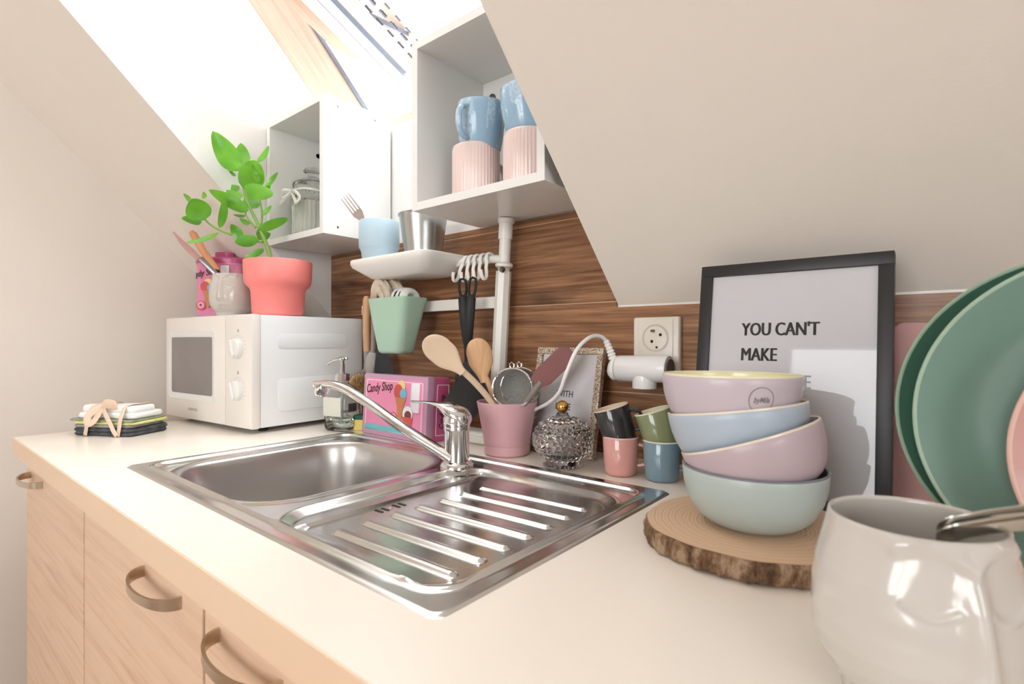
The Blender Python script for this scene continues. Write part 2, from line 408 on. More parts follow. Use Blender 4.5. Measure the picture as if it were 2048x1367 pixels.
for i in range(nx+1):
    for j in range(ny+1):
        x = sx0+SW*i/nx; y = sy0+SD*j/ny
        # round the outer corners
        for (px_, py_, ax, ay) in ((sx0, sy0, 1, 1), (sx1, sy0, -1, 1), (sx0, sy1, 1, -1), (sx1, sy1, -1, -1)):
            rx = px_+ax*.014; ry = py_+ay*.014
            if (x-rx)*ax < 0 and (y-ry)*ay < 0:
                dx, dy = x-rx, y-ry; m_ = max(abs(dx), abs(dy)); L = math.hypot(dx, dy)
                x = rx+dx*m_/L; y = ry+dy*m_/L
        grid[i, j] = (x, y)
keep = {k: sdrr(p[0], p[1], BCX, BCY, BW, BD, BR) > -.003 for k, p in grid.items()}
vs = {}
def gv(k):
    if k not in vs:
        x, y = grid[k]; vs[k] = bm.verts.new((x-SCX, y-SCY, sink_h(x, y)))
    return vs[k]
for i in range(nx):
    for j in range(ny):
        q = ((i, j), (i+1, j), (i+1, j+1), (i, j+1))
        if all(keep[k] for k in q): bm.faces.new([gv(k) for k in q])
emit('drainer_top', bm, steel, sink, smooth=60)
bm = NB(); rings = []
for (off, z) in ((.007, -.0030), (.004, -.0008), (0, -.0006), (-.003, -.002), (-.006, -.006), (-.009, -.014), (-.014, -.05), (-.019, -.10), (-.024, -.128), (-.034, -.143), (-.055, -.150), (-.10, -.154), (-.14, -.156)):
    r_ = max(BR+off, .02); rings.append(rr(BCX-SCX, BCY-SCY, BW+2*off, BD+2*off, r_, z, 14))
loft(bm, rings, cap0=False); emit('basin', bm, basin_m, sink, smooth=70)
bm = NB(); lathe(bm, [(.001, -.1545), (.036, -.1545), (.04, -.156), (.045, -.1555)], 32, Matrix.Translation((BCX-SCX, BCY-SCY, 0)), True, True); emit('drain_strainer', bm, chrome, sink)
for k, oy in enumerate((-.019, -.009, .009, .019)):
    bm = NB(); M = Matrix.Translation((-.583-SCX, .447+oy-SCY, sink_h(-.583, .447+oy)-.0008)); rslab(bm, 0, 0, .017, .0045, .002, 0, .0013, .0002, 4, M); emit('overflow_slot', bm, dark, sink)
bm = NB(); lathe(bm, [(.001, 0), (.003, 0), (.0025, .0012), (.001, .0016)], 16, Matrix.Translation((-.583-SCX, .447-SCY, sink_h(-.583, .447)-.0003))); emit('overflow_screw', bm, chrome, sink)

# ------------------------------------------------------------------ tap
tp = Vector((-.652, .639, .9+sink_h(-.652, .639)-.0002))
tap = thing('mixer_tap', 'chrome single-lever mixer tap standing behind the sink, long spout over the bowl', 'tap', tp)
bm = NB(); lathe(bm, [(.0285, 0), (.0285, .004), (.0255, .008), (.0215, .011), (.0215, .062), (.0225, .064), (.0225, .070), (.0215, .072), (.0215, .078)], 48); emit('body', bm, chrome, tap)
bm = NB(); sp0 = at(905, 905, .885); sp1 = at(640, 772, 1.03)
pl = spline([at(905, 918, .895)-tp, at(889, 908, .90)-tp, at(800, 851, .935)-tp, at(740, 808, .975)-tp, at(692, 778, 1.005)-tp, at(662, 768, 1.022)-tp, at(632, 768, 1.043)-tp], 8)
tube(bm, pl, [.0115-.0028*i/len(pl) for i in range(len(pl))], 20, flat=.85); spout = emit('spout', bm, chrome, tap)
e_ = at(641, 770, 1.034)-tp
bm = NB(); lathe(bm, [(.0105, -.0215), (.0105, -.016), (.012, -.014), (.012, .002)], 28, Matrix.Translation(e_)); emit('aerator', bm, chrome, spout)
bm = NB()   # lever head: dome sweeping into a blade
tip = at(824, 801, .955)-tp; ld = Vector((tip.x, tip.y, 0)); tL = ld.length; ld.normalize()
side = Vector((-ld.y, ld.x, 0)); rings = []
for (d_, z, wd, th) in ((-.024, .080, .006, .006), (-.022, .082, .014, .010), (-.014, .087, .021, .014), (0, .0905, .0235, .0160), (.012, .0955, .0225, .0145), (.022, .1005, .019, .0098), (.034, .1045, .014, .005), (.05, .1065, .0105, .0028), (.062, .107, .0095, .0022), (tL-.006, .1065, .009, .0018), (tL, tip.z, .006, .0010)):
    c_ = ld*d_+Vector((0, 0, z)); rings.append([c_+side*(wd*math.cos(2*math.pi*k/24))+Vector((0, 0, th*math.sin(2*math.pi*k/24)))+ld*(-.0*math.sin(2*math.pi*k/24)) for k in range(24)])
loft(bm, rings); emit('lever', bm, chrome, tap, smooth=60)
bm = NB(); lathe(bm, [(.0225, .070), (.0232, .074), (.0232, .084), (.019, .092), (.004, .096)], 40); emit('cartridge_cap', bm, chrome, tap)

# ------------------------------------------------------------------ microwave
mw_w = mat('warm_white_enamel', (232, 226, 219), .32); mw_s = mat('white_enamel_sheet', (236, 238, 239), .25)
glass_dark = mat('microwave_glass', (132, 126, 124), .22)
ma = math.atan2(.5482-.5326, -1.2203+1.6588)+.045
MWW, MWD, MWH = .437, .315, .262
mw = thing('microwave_oven', 'small white microwave oven with two round dials, at the left of the worktop', 'microwave', (-1.2203, .5482, .9), (0, 0, ma))
# local: x from -MWW to 0 along the front, y back, z up (feet .011)
bm = NB(); box(bm, -MWW+.002, -.002, .022, MWD, .012, .012+MWH, .004); body = emit('body', bm, mw_s, mw, smooth=50)
for (z0, z1) in ((.045, .125), (.195, .233)):
    bm = NB(); M = frame_M((-.0024, 0, 0), (0, 1, 0), (0, 0, 1)); rslab(bm, .165, (z0+z1)/2, .20, z1-z0, .012, 0, .0013, .0012, 6, M); emit('side_panel', bm, mw_s, body)
bm = NB()
rings = []
fr_ = [(-.006, .004), (.0, .0), (0, .010)]
box(bm, -.118, 0, .0, .022, .011, .012+MWH+.001, .005); emit('control_panel', bm, mw_w, mw, smooth=50)
bm = NB(); box(bm, -MWW, -.1185, .0, .022, .011, .012+MWH+.001, .005); door = emit('door', bm, mw_w, mw, smooth=50)
bm = NB(); M = frame_M((0, -.0, 0), (1, 0, 0), (0, 0, 1)); 
loft(bm, [rr(-.288, .150, .252, .178, .012, .0, 6), rr(-.288, .150, .25, .176, .012, .003, 6), rr(-.288, .150, .226, .150, .008, .0006, 6)], M=M); emit('window_surround', bm, mat('white_gloss', (228, 227, 224), .3), door)
bm = NB(); rslab(bm, -.288, .150, .218, .146, .006, .0006, .0018, .0004, 6, M); emit('window_pane', bm, glass_dark, door)
gmk = mat('grey_print', (120, 116, 112), .6)
for (zc, lt) in ((.196, 'A'), (.098, 'B')):
    bm = NB(); Mk = M @ Matrix.Translation((-.058, zc, 0)); lathe(bm, [(.024, 0), (.0235, .010), (.0215, .0125), (.020, .013)], 40, Mk)
    k_ = emit('dial', bm, mat('white_gloss'), mw)
    bm = NB(); rslab(bm, 0, 0, .010, .042, .004, .012, .019, .002, 5, Mk @ Matrix.Rotation(R(20), 4, 'Z')); emit('dial_grip', bm, mat('white_gloss'), k_)
    text(lt, .0105, gmk, mw, M @ Matrix.Translation((-.0615, zc+.038, .0)), bold=.0002)
    bm = NB()
    for q in range(15):
        a = R(-130+q*260/14); rslab(bm, .031*math.sin(a), .031*math.cos(a), .0022, .0022, .001, 0, .0003, .0001, 3, Mk)
    emit('dial_markings', bm, mat('pale_print', (176, 168, 162), .6), mw)
text('DAEWOO', .0098, gmk, door, M @ Matrix.Translation((-.306, .034, .0)), sx=1.1)
for (fx, fy) in ((-.04, .05), (-.40, .05), (-.04, .27), (-.40, .27)):
    bm = NB(); lathe(bm, [(.010, 0), (.011, .012)], 20, Matrix.Translation((fx, fy, 0))); emit('foot', bm, dark, mw)
MZ = .9+.012+MWH+.001

def vtilt(loc, roll, pitch=0, yaw=0):      # rotation as seen from the room: roll leans left/right, pitch leans away
    d = Vector((loc[0], loc[1], 0)).normalized(); sx_ = Vector((d.y, -d.x, 0))
    return (Matrix.Rotation(-R(roll), 3, d) @ Matrix.Rotation(-R(pitch), 3, sx_) @ Matrix.Rotation(yaw, 3, 'Z')).to_euler()
def shell(prof, th, n=56, bm=None, bm2=None, base_th=None):
    """outer profile -> outer mesh with rim, and the inner surface as its own mesh"""
    if base_th is None: base_th = th
    bm = bm or NB(); bm2 = bm2 or NB()
    top_r, top_z = prof[-1]
    lathe(bm, [(.001, prof[0][1])]+prof+[(top_r-th*.25, top_z+th*.35), (top_r-th*.75, top_z+th*.35), (top_r-th, top_z)], n, cap0=True, cap1=False)
    inner = [(max(r-th, .001), max(z, prof[0][1]+base_th)) for r, z in prof if z > prof[0][1]+base_th*.8]
    inner = [(.001, prof[0][1]+base_th), (max(prof[0][0]-th, .002), prof[0][1]+base_th)]+inner
    lathe(bm2, inner, n, cap0=True, cap1=False)
    return bm, bm2
def handle_bm(r0, z0, z1, outw, rad, flat=.7, yaw=0):
    bm = NB(); zc = (z0+z1)/2; hh = (z1-z0)/2; pts = []
    for i in range(17):
        a = math.pi*(i/16-.5); pts.append((r0+outw*max(math.cos(a), 0)**.7, 0, zc+hh*math.sin(a)))
    pts = [(r0-.004, 0, z0)]+pts+[(r0-.004, 0, z1)]
    tube(bm, pts, rad, 12, flat=flat, M=Matrix.Rotation(yaw, 4, 'Z'), up=(0, 0, 1)); return bm

# ------------------------------------------------------------------ wall boxes
screw_m = mat('screw_metal', (120, 112, 104), .35, 1)
def wallbox(x0, x1, z0, z1, label):
    r = thing('wall_box_shelf', label, 'wall shelf', ((x0+x1)/2, YW-.0065, z0), group='open white box shelves on the wall')
    W = (x1-x0)/2; H = z1-z0; D = .2; T = .016
    for nm, a in (('side_panel', (-W, -W+T, -D, 0, 0, H)), ('side_panel', (W-T, W, -D, 0, 0, H)), ('bottom_panel', (-W+T, W-T, -D, 0, 0, T)), ('top_panel', (-W+T, W-T, -D, 0, H-T, H)), ('back_panel', (-W+T, W-T, -.006, -.001, T, H-T))):
        bm = NB(); box(bm, *a, .0006); emit(nm, bm, white_lam, r, smooth=0)
    for sx_ in (-1, 1):
        bm = NB(); M = frame_M((sx_*(W-.045), -.006, H-.055), (1, 0, 0), (0, 0, 1)); lathe(bm, [(.001, 0), (.009, 0), (.009, .004), (.006, .006), (.001, .0062)], 20, M); emit('fixing_bracket', bm, screw_m, r)
    if x0 < -1:
        bm = NB(); M = frame_M((-W+T, -.055, H-.055), (0, -1, 0), (0, 0, 1)); lathe(bm, [(.001, 0), (.007, 0), (.007, .004), (.004, .006), (.001, .0062)], 20, M); emit('fixing_bracket', bm, screw_m, r)
    for (yy, z_) in ((-.16, .02), (-.05, .02), (-.16, H-.02), (-.05, H-.02)):
        bm = NB(); M = frame_M((W+.0001, yy, z_), (0, 1, 0), (0, 0, 1)); lathe(bm, [(.001, 0), (.0028, 0), (.0026, .0006), (.001, .0007)], 14, M); emit('screw_cap', bm, screw_m, r)
    return r
wallbox(-1.452, -1.166, 1.374, 1.712, 'white open box shelf on the left holding the glass jar')
wallbox(-.836, -.506, 1.374, 1.712, 'white open box shelf on the right holding pink and blue mugs')
BZ = 1.374+.0165

bowlglass = mat('pressed_glass', (255, 253, 252), .0, trans=1, ior=1.38)
glass = mat('clear_glass', (250, 252, 250), .0, trans=1, ior=1.45)
glassj = mat('ribbed_glass', (252, 253, 251), .01, trans=1, ior=1.22)
ribbon = mat('white_ribbon', (240, 238, 234), .6)
# glass storage jar
jp = (-1.352, .775, BZ)
jar = thing('glass_storage_jar', 'ribbed glass storage jar with a white ribbon, in the left box shelf', 'jar', jp)
bm = NB(); N = 216; rings = []
for (r_, z, k) in ((.001, 0, 0), (.050, 0, 0), (.056, .004, .4), (.058, .012, 1), (.058, .105, 1), (.057, .118, .5), (.052, .128, 0), (.049, .132, 0), (.049, .142, 0), (.045, .142, 0), (.045, .130, 0), (.052, .115, 0), (.054, .10, 0), (.054, .012, 0), (.001, .008, 0)):
    rings.append([((r_+k*.0019*math.cos(27*2*math.pi*i/N))*math.cos(2*math.pi*i/N), (r_+k*.0019*math.cos(27*2*math.pi*i/N))*math.sin(2*math.pi*i/N), z) for i in range(N)])
loft(bm, rings); emit('body', bm, glassj, jar, smooth=60)
bm = NB(); lathe(bm, [(.001, .1425), (.053, .1425), (.054, .147), (.051, .153), (.035, .162), (.022, .166), (.017, .170), (.019, .178), (.026, .186), (.025, .192), (.012, .195), (.001, .195)], 48); emit('lid', bm, glassj, jar, smooth=60)
bm = NB(); N = 216; loft(bm, [[((r_+k*.0012*math.cos(27*2*math.pi*i/N))*math.cos(2*math.pi*i/N), (r_+k*.0012*math.cos(27*2*math.pi*i/N))*math.sin(2*math.pi*i/N), z) for i in range(N)] for r_, z, k in ((.001, .009, 0), (.0515, .009, 1), (.0515, .098, 1), (.001, .100, 0))]); tag(emit('contents', bm, mat('pale_granules', (216, 215, 206), .8), jar), None, None)
bm = NB(); tube(bm, [(.0545*math.cos(a*math.pi/20), .0545*math.sin(a*math.pi/20), .124+.002*math.sin(a*.6)) for a in range(41)], .006, 8, flat=.6, up=(0, 0, 1)); rb = emit('ribbon', bm, ribbon, jar)
for (a0, pts) in ((0, [(.0, -.055, .124), (-.035, -.062, .131), (-.052, -.055, .118), (-.035, -.06, .112), (0, -.057, .122)]), (1, [(.0, -.055, .124), (.028, -.062, .118), (.046, -.058, .100), (.034, -.062, .088), (.022, -.06, .100), (0, -.057, .122)]), (2, [(-.01, -.057, .12), (-.045, -.06, .104), (-.06, -.058, .098)])):
    bm = NB(); tube(bm, [Vector(p)+Vector((-.012, 0, 0)) for p in spline(pts, 6)], .0055, 8, flat=.35, up=(0, 1, 0)); emit('bow_loop', bm, ribbon, rb)

# stacked mugs in the right box
pinkrib = mat('pale_pink_glaze', (238, 216, 210), .22, coat=.4); blueg = mat('pale_blue_glaze', (160, 192, 216), .22, coat=.4)
t, b = nt(blueg); v = coords(t)
vo = t.nodes.new('ShaderNodeTexVoronoi'); vo.inputs['Scale'].default_value = 160; t.links.new(v, vo.inputs['Vector'])
mask = math_(t, 'GREATER_THAN', noise(t, coords(t, (1, 1, .25)), 42, 2, .5), .54)
hgt = math_(t, 'MULTIPLY', vo.outputs['Distance'], mask)
t.links.new(mix(t, math_(t, 'MULTIPLY', hgt, .9), s2l((156, 190, 216)), s2l((206, 226, 238))), b.inputs['Base Color']); bump(t, b, hgt, .5, .002)
white_gl = mat('white_glaze', (236, 234, 228), .2, coat=.3)
def ribmug(label, loc, yaw):
    r = thing('ribbed_mug', label, 'mug', loc, (0, 0, yaw), 'pale pink ribbed mugs in the box shelf')
    bm = NB(); N = 180; rings = []
    for (r_, z, k) in ((.001, 0, 0), (.040, 0, 0), (.0445, .003, .5), (.046, .008, 1), (.0462, .088, 1), (.046, .0925, 0), (.0455, .0965, 0), (.044, .0975, 0), (.0425, .0965, 0)):
        rings.append([((r_-k*.0007*(math.cos(45*2*math.pi*i/N)))*math.cos(2*math.pi*i/N), (r_-k*.0007*(math.cos(45*2*math.pi*i/N)))*math.sin(2*math.pi*i/N), z) for i in range(N)])
    loft(bm, rings, cap1=False); emit('body', bm, pinkrib, r, smooth=60)
    bm = NB(); lathe(bm, [(.001, .006), (.040, .006), (.0425, .010), (.0425, .0965)], 48, cap1=False); emit('interior', bm, pinkrib, r)
    emit('handle', handle_bm(.046, .02, .078, .026, .006), pinkrib, r)
    return r
m1 = ribmug('pale pink ribbed mug at the left in the right box shelf, under a blue mug', (-.714, .752, BZ), R(80))
m2 = dup(m1, 'pale pink ribbed mug at the right, against the side panel of the right box', (-.592, .762, BZ), (0, 0, R(60)))
def bluemug(label, loc, rot):
    r = thing('embossed_mug', label, 'mug', loc, rot, 'blue embossed mugs stacked on the pink ones')
    a, b_ = shell([(.034, 0), (.039, .003), (.0425, .02), (.0455, .045), (.0462, .062), (.0445, .082), (.043, .090)], .003)
    emit('body', a, blueg, r, smooth=60); emit('interior', b_, blueg, r)
    emit('handle', handle_bm(.044, .020, .076, .024, .0065), blueg, r)
    return r
b1 = bluemug('blue embossed mug leaning in the left pink mug, its handle to the front', (-.706, .757, BZ+.091), (R(-5), R(7), R(-84)))
b2 = dup(b1, 'blue embossed mug leaning in the right pink mug, partly behind the slope', (-.590, .764, BZ+.091), (R(3), R(-9), R(60)))

# ------------------------------------------------------------------ pole and shelf with hooks
pole = thing('tension_pole_unit', 'white tension pole with a small tray shelf and rails above the sink', 'shelf unit', (-.763, .866, .9))
po = Vector(pole.location)
pT_ = Vector((-.728, .860, 1.3735)); pB_ = Vector((-.764, .866, .9))
def pz(z): f_ = (z-.9)/(pT_.z-.9); return pB_.lerp(pT_, f_)
bm = NB(); tube(bm, [pz(.93), pz(1.262)], .0165, 8, up=(0, 1, 0)); emit('lower_pole', bm, white_pl, pole, world=po, smooth=30)
bm = NB(); tube(bm, [pz(1.255), pz(1.345)], .0125, 24); emit('upper_pole', bm, white_pl, pole, world=po)
bm = NB(); tube(bm, [pz(1.330), pz(1.362), pz(1.365), pz(1.3735)], [.0150, .0150, .018, .018], 24); emit('top_foot', bm, white_pl, pole, world=po)
bm = NB(); tube(bm, [pz(.9), pz(.915), pz(.932)], [.021, .021, .017], 24); emit('base_foot', bm, white_pl, pole, world=po)
bm = NB(); tube(bm, [pz(1.268), pz(1.272), pz(1.277), pz(1.281)], [.014, .019, .019, .014], 24); cl_ = emit('clamp_collar', bm, white_pl, pole, world=po)
bm = NB(); lathe(bm, [(.001, 0), (.006, 0), (.006, .006), (.001, .007)], 14, Matrix.Translation(pz(1.262)-po+Vector((.012, -.016, 0))) @ Matrix.Rotation(R(70), 4, 'X')); emit('clamp_screw', bm, screw_m, pole)
# tray shelf
bm = NB(); cxs, cys = -.985, .805
loft(bm, [rr(cxs, cys+.012, .19, .085, .02, 1.262, 8), rr(cxs, cys+.010, .205, .10, .022, 1.2635, 8), rr(cxs, cys, .276, .146, .03, 1.288, 8), rr(cxs, cys, .284, .152, .03, 1.296, 8), rr(cxs, cys, .284, .152, .03, 1.304, 8), rr(cxs, cys, .280, .148, .028, 1.306, 8), rr(cxs, cys, .272, .140, .026, 1.3055, 8), rr(cxs, cys, .266, .134, .024, 1.3005, 8)])
emit('tray_shelf', bm, white_pl, pole, world=po, smooth=50)
bm = NB(); tube(bm, [(-.86, .842, 1.288), (-.748, .846, 1.288), pz(1.288)], .0085, 16); emit('hook_rail', bm, white_pl, pole, world=po)
bm = NB(); box(bm, -1.245, -.75, .856, .864, 1.184, 1.2095, .002); box(bm, -1.21, -1.19, .864, .894, 1.19, 1.204); box(bm, -.80, -.78, .864, .894, 1.19, 1.204); emit('lower_rail', bm, white_pl, pole, world=po)
SHZ = 1.3008
hooks = []
proto = None
hk_m = mat('white_hook_plastic', (240, 238, 234), .3)
for k, (hx, ry) in enumerate(((-.829, 18), (-.812, 4), (-.795, 0), (-.777, 0), (-.759, -6))):
    loc = (hx, .843, 1.288)
    if k == 0:
        bm = NB(); pts = []
        for i in range(15):
            a = R(-30+i*240/14); pts.append((0, .0135*math.cos(a)*-1, .0135*math.sin(a)))
        pts = [(0, -.0125*math.cos(R(a)), .0125*math.sin(R(a))) for a in range(210, -31, -16)]
        pts += [(0, -.0145, -.018), (0, -.015, -.030), (0, -.0165, -.039), (0, -.0215, -.0445), (0, -.028, -.043), (0, -.0315, -.035), (0, -.033, -.026)]
        tube(bm, spline(pts, 3), .0032, 10, flat=1.35, up=(1, 0, 0))
        ho = emit('rail_hook', bm, hk_m, None, loc=loc, rot=(0, R(ry), 0)); proto = ho
    else:
        ho = proto.copy(); C.objects.link(ho); ho.location = loc; ho.rotation_euler = (0, R(ry), 0)
    tag(ho, ['white S-hook on the rail, leftmost and empty', 'white S-hook on the rail, second from the left, holding a black handle', 'white S-hook on the rail, the middle one of five', 'white S-hook on the rail, fourth from the left', 'white S-hook on the rail, nearest the pole'][k], 'hook', 'white hooks on the rail under the shelf')
blk = mat('black_nylon', (24, 25, 27), .5)
def handle_loop(bm, top, bot, w_, slot):       # flat handle with an eyelet at its top, in world space
    top, bot = Vector(top), Vector(bot); d = (bot-top); L = d.length; d.normalize(); sx_ = Vector((.86, .5, 0)); sx_ = (sx_-d*sx_.dot(d)).normalized(); n_ = d.cross(sx_)
    P = lambda s_, o: top+d*(s_*L)+sx_*o+n_*(0.010*math.sin(s_*3))
    for sg in (-1, 1): tube(bm, [P(0, 0), P(.02, sg*w_*.55), P(.07, sg*w_*.7), P(.15, sg*w_*.7), P(.21, sg*w_*.45), P(.26, 0)], [.0022, .0028, .003, .003, .0036, .004], 8, up=tuple(n_))
    tube(bm, [P(.20, 0), P(.24, 0), P(.45, 0), P(.7, 0), P(.9, 0), P(1, 0)], [.004, w_, w_*1.05, w_, w_*.75, w_*.6], 14, flat=.5, up=tuple(n_))
A0 = Vector((-.812, .812, 1.2480)); A1 = Vector((-.815, .838, 1.075))
ut = thing('slotted_turner', 'black slotted turner hanging from the hooks beside the pole', 'kitchen utensil', A0, group='black nylon utensils on the hooks')
bm = NB(); handle_loop(bm, A0, A1, .0112, .55); emit('handle', bm, blk, ut, world=A0)
bm = NB(); M = frame_M(A1+Vector((0, .002, -.0)), (.86, .5, 0), (-.05, .04, -1)); 
prs = []
poly(bm, [(-.005, -.03), (.005, -.03), (.012, .005), (.034, .03), (-.034, .03), (-.012, .005)], .003, M)
for k in range(5): box(bm, -.034+k*.0153, -.034+k*.0153+.0068, .028, .105, 0, .003, .0008, M)
box(bm, -.034, .034, .10, .118, 0, .003, .0008, M)
emit('slotted_head', bm, blk, ut, world=A0, smooth=30)
B0 = Vector((-.777, .810, 1.2480)); B1 = Vector((-.806, .822, 1.07))
ut = thing('solid_turner', 'black solid turner hanging askew behind the wooden spoons', 'kitchen utensil', B0, group='black nylon utensils on the hooks')
bm = NB(); handle_loop(bm, B0, B1, .0104, .62); emit('handle', bm, blk, ut, world=B0)
bm = NB(); hb = at(962, 752, 1.085); tube(bm, [B1, B1.lerp(hb, .5), hb], [.006, .005, .006], 10, flat=.6); yv = (at(905, 838, 1.06)-hb).normalized(); xv = yv.cross(Vector((-hb.x, -hb.y, .25)).normalized()).normalized(); M = frame_M(hb-yv*.012, xv, yv); poly(bm, [(-.006, 0), (.006, 0), (.030, .022), (.036, .034), (.034, .112), (-.034, .120), (-.036, .034), (-.030, .022)], .003, M)
emit('blade', bm, blk, ut, world=B0, smooth=30)

# left hanging group on the lower rail, beside the microwave
wood_l = mat('light_beech', (214, 170, 130), .5); t, b = nt(wood_l); v = coords(t, (30, 30, 3)); t.links.new(ramp(t, noise(t, v, 2, 4, .6, .4), [(.3, (196, 150, 110)), (.7, (222, 180, 140))]), b.inputs['Base Color'])
greysil = mat('grey_silicone', (150, 142, 136), .55)
bp = at(733, 592, 1.415)
br = thing('dish_brush', 'dish brush with wooden handle and round bristle head, hanging by the microwave', 'brush', bp)
bm = NB(); tube(bm, [bp, at(733, 600, 1.415), at(733, 660, 1.415), at(734, 702, 1.415)], [.006, .010, .0105, .0095], 16); emit('handle', bm, wood_l, br, world=bp)
bm = NB(); tube(bm, [at(734, 702, 1.415), at(734, 722, 1.413), at(731, 738, 1.405), at(722, 752, 1.395)], [.0095, .0085, .006, .008], 16); emit('neck', bm, greysil, br, world=bp)
hc = at(719, 762, 1.385); M = Matrix.Translation(hc) @ Vector((.75, -.45, -.30)).to_track_quat('Z', 'Y').to_matrix().to_4x4()
bm = NB(); lathe(bm, [(.006, -.022), (.02, -.016), (.027, -.004), (.027, .003), (.001, .004)], 32, M); emit('head', bm, greysil, br, world=bp)
bm = NB(); random.seed(3)
for k in range(130):
    a = k*2.39996; r_ = .024*math.sqrt(k/130); p = Vector((r_*math.cos(a), r_*math.sin(a), .002)); q = Vector((r_*1.2*math.cos(a)+random.uniform(-.001, .001), r_*1.2*math.sin(a), .024)); tube(bm, [M @ p, M @ q], .0011, 4)
bris = emit('bristles', bm, mat('tan_bristle', (226, 190, 132), .7), br, world=bp); bris['kind'] = 'stuff'
sp_ = at(749, 596, 1.40)
s_ = thing('grey_spatula', 'grey silicone spatula hanging next to the dish brush', 'kitchen utensil', sp_)
bm = NB(); tube(bm, [sp_, at(749, 620, 1.40), at(748, 690, 1.395), at(746, 705, 1.393)], [.005, .008, .0085, .007], 12); emit('handle', bm, greysil, s_, world=sp_)
bm = NB(); tube(bm, [at(746, 702, 1.393), at(744, 715, 1.392), at(741, 735, 1.391), at(739, 748, 1.39)], [.008, .016, .015, .010], 16, flat=.35, up=(.64, -.77, 0)); emit('blade', bm, mat('pale_grey_silicone', (176, 170, 164), .5), s_, world=sp_)
sp_ = at(766, 640, 1.38)
s_ = thing('black_spatula', 'black spatula hanging behind the mint bin, only its blade showing', 'kitchen utensil', at(766, 615, 1.375))
so_ = Vector(s_.location)
bm = NB(); tube(bm, [so_, at(764, 690, 1.372)], .006, 10); emit('handle', bm, blk, s_, world=so_)
bm = NB(); M = frame_M(at(764, 685, 1.372), (.77, .64, 0), (0, 0, -1)); poly(bm, [(-.010, 0), (.010, 0), (.016, .03), (.031, .078), (.033, .115), (-.020, .115), (-.020, .07), (-.016, .03)], .003, M); emit('blade', bm, blk, s_, world=so_, smooth=30)

# mint bin
mint = mat('mint_plastic', (172, 204, 182), .35)
bo = Vector((-1.026, .802, 1.083))
bn = thing('mint_hanging_bin', 'mint green plastic bin hooked on the rail, with cloths inside', 'bin', bo)
bm = NB(); rings = []
for (f_, z) in ((0, .001), (.0, 0), (.1, .004)): pass
def binring(s_, z, ins=0): return rr(0+.004*s_, .0, .088+.058*s_-2*ins, .056+.024*s_-2*ins, .02-ins*.5, z, 8)
loft(bm, [rr(0, 0, .07, .04, .012, 0, 8), rr(0, 0, .084, .052, .018, .003, 8), binring(.05, .009), binring(.5, .065), binring(.97, .126), binring(1.02, .130), binring(1.02, .132, .001), binring(1, .131, .0025), binring(.95, .124, .0025), binring(.1, .010, .0025)])
emit('body', bm, mint, bn, smooth=50)
bm = NB(); box(bm, -.04, .04, .038, .0625, .129, .1315, .001); box(bm, -.04, .04, .0625, .0645, .110, .1315, .001); emit('hanging_hook', bm, mint, bn)
beige_c = mat('beige_linen', (208, 192, 172), .85); t, b = nt(beige_c); v = coords(t); bump(t, b, noise(t, v, 500, 2, .5), .3, .001)
t.links.new(ramp(t, noise(t, coords(t, (1, 1, 1)), 40, 3, .6), [(.4, (206, 188, 166)), (.6, (220, 208, 190))]), b.inputs['Base Color'])
white_c = mat('white_cotton', (236, 236, 234), .85); t, b = nt(white_c); bump(t, b, noise(t, coords(t), 600, 2, .5), .3, .001)
def crumple(bm, path, rad, seed, n=20, flat=.6, up=(0, 1, 0), amp=.35):
    random.seed(seed); ph = [random.uniform(0, 6) for _ in range(6)]
    pts = spline(path, 6); m = len(pts); prev = None; rings = []
    for i, p in enumerate(pts):
        tt = (pts[min(i+1, m-1)]-pts[max(i-1, 0)]).normalized(); ref = Vector(up); a = (ref-tt*ref.dot(tt)).normalized(); b_ = tt.cross(a); s_ = i/(m-1)
        e_ = min(1, .35+min(s_, 1-s_)*7)
        rings.append([p+(a*math.cos(q)*flat+b_*math.sin(q))*(rad*e_*(1+amp*math.sin(3*q+ph[0]+4*s_)*.5+amp*math.sin(5*q+ph[1]-7*s_)*.4+amp*.3*math.sin(9*q+ph[2]+12*s_))) for q in [2*math.pi*k/n for k in range(n)]])
    loft(bm, rings)
fo = bo+Vector((-.03, 0, .13))
cl = thing('folded_linen_cloth', 'crumpled beige linen cloth standing in the mint bin', 'cloth', bo+Vector((-.02, 0, .02)))
co = Vector(cl.location)
for k, (pth, rd) in enumerate((([bo+Vector(p) for p in ((-.048, -.008, .085), (-.053, -.010, .120), (-.050, -.010, .152), (-.036, -.008, .168), (-.018, -.010, .155), (-.008, -.010, .122), (-.008, -.008, .085))], .012), ([bo+Vector(p) for p in ((-.044, .012, .085), (-.044, .014, .12), (-.032, .014, .160), (-.012, .012, .164), (.004, .012, .148), (.012, .012, .120), (.010, .010, .085))], .013), ([bo+Vector(p) for p in ((-.042, -.016, .088), (-.044, -.020, .126), (-.030, -.020, .150), (-.014, -.020, .132), (-.012, -.016, .088))], .010))):
    pth = [Vector((bo.x+(p.x-bo.x+.02)*1.22-.029, p.y, bo.z+(p.z-bo.z)*1.02)) for p in pth]; bm = NB(); crumple(bm, pth, rd*1.08, 5+k, flat=.75, up=(0, 1, 0)); emit('fold', bm, beige_c, cl, world=co, smooth=80)
cl = thing('striped_tea_towel', 'white tea towel with thin black stripes rolled in the mint bin', 'towel', bo+Vector((.035, 0, .02)))
co = Vector(cl.location)
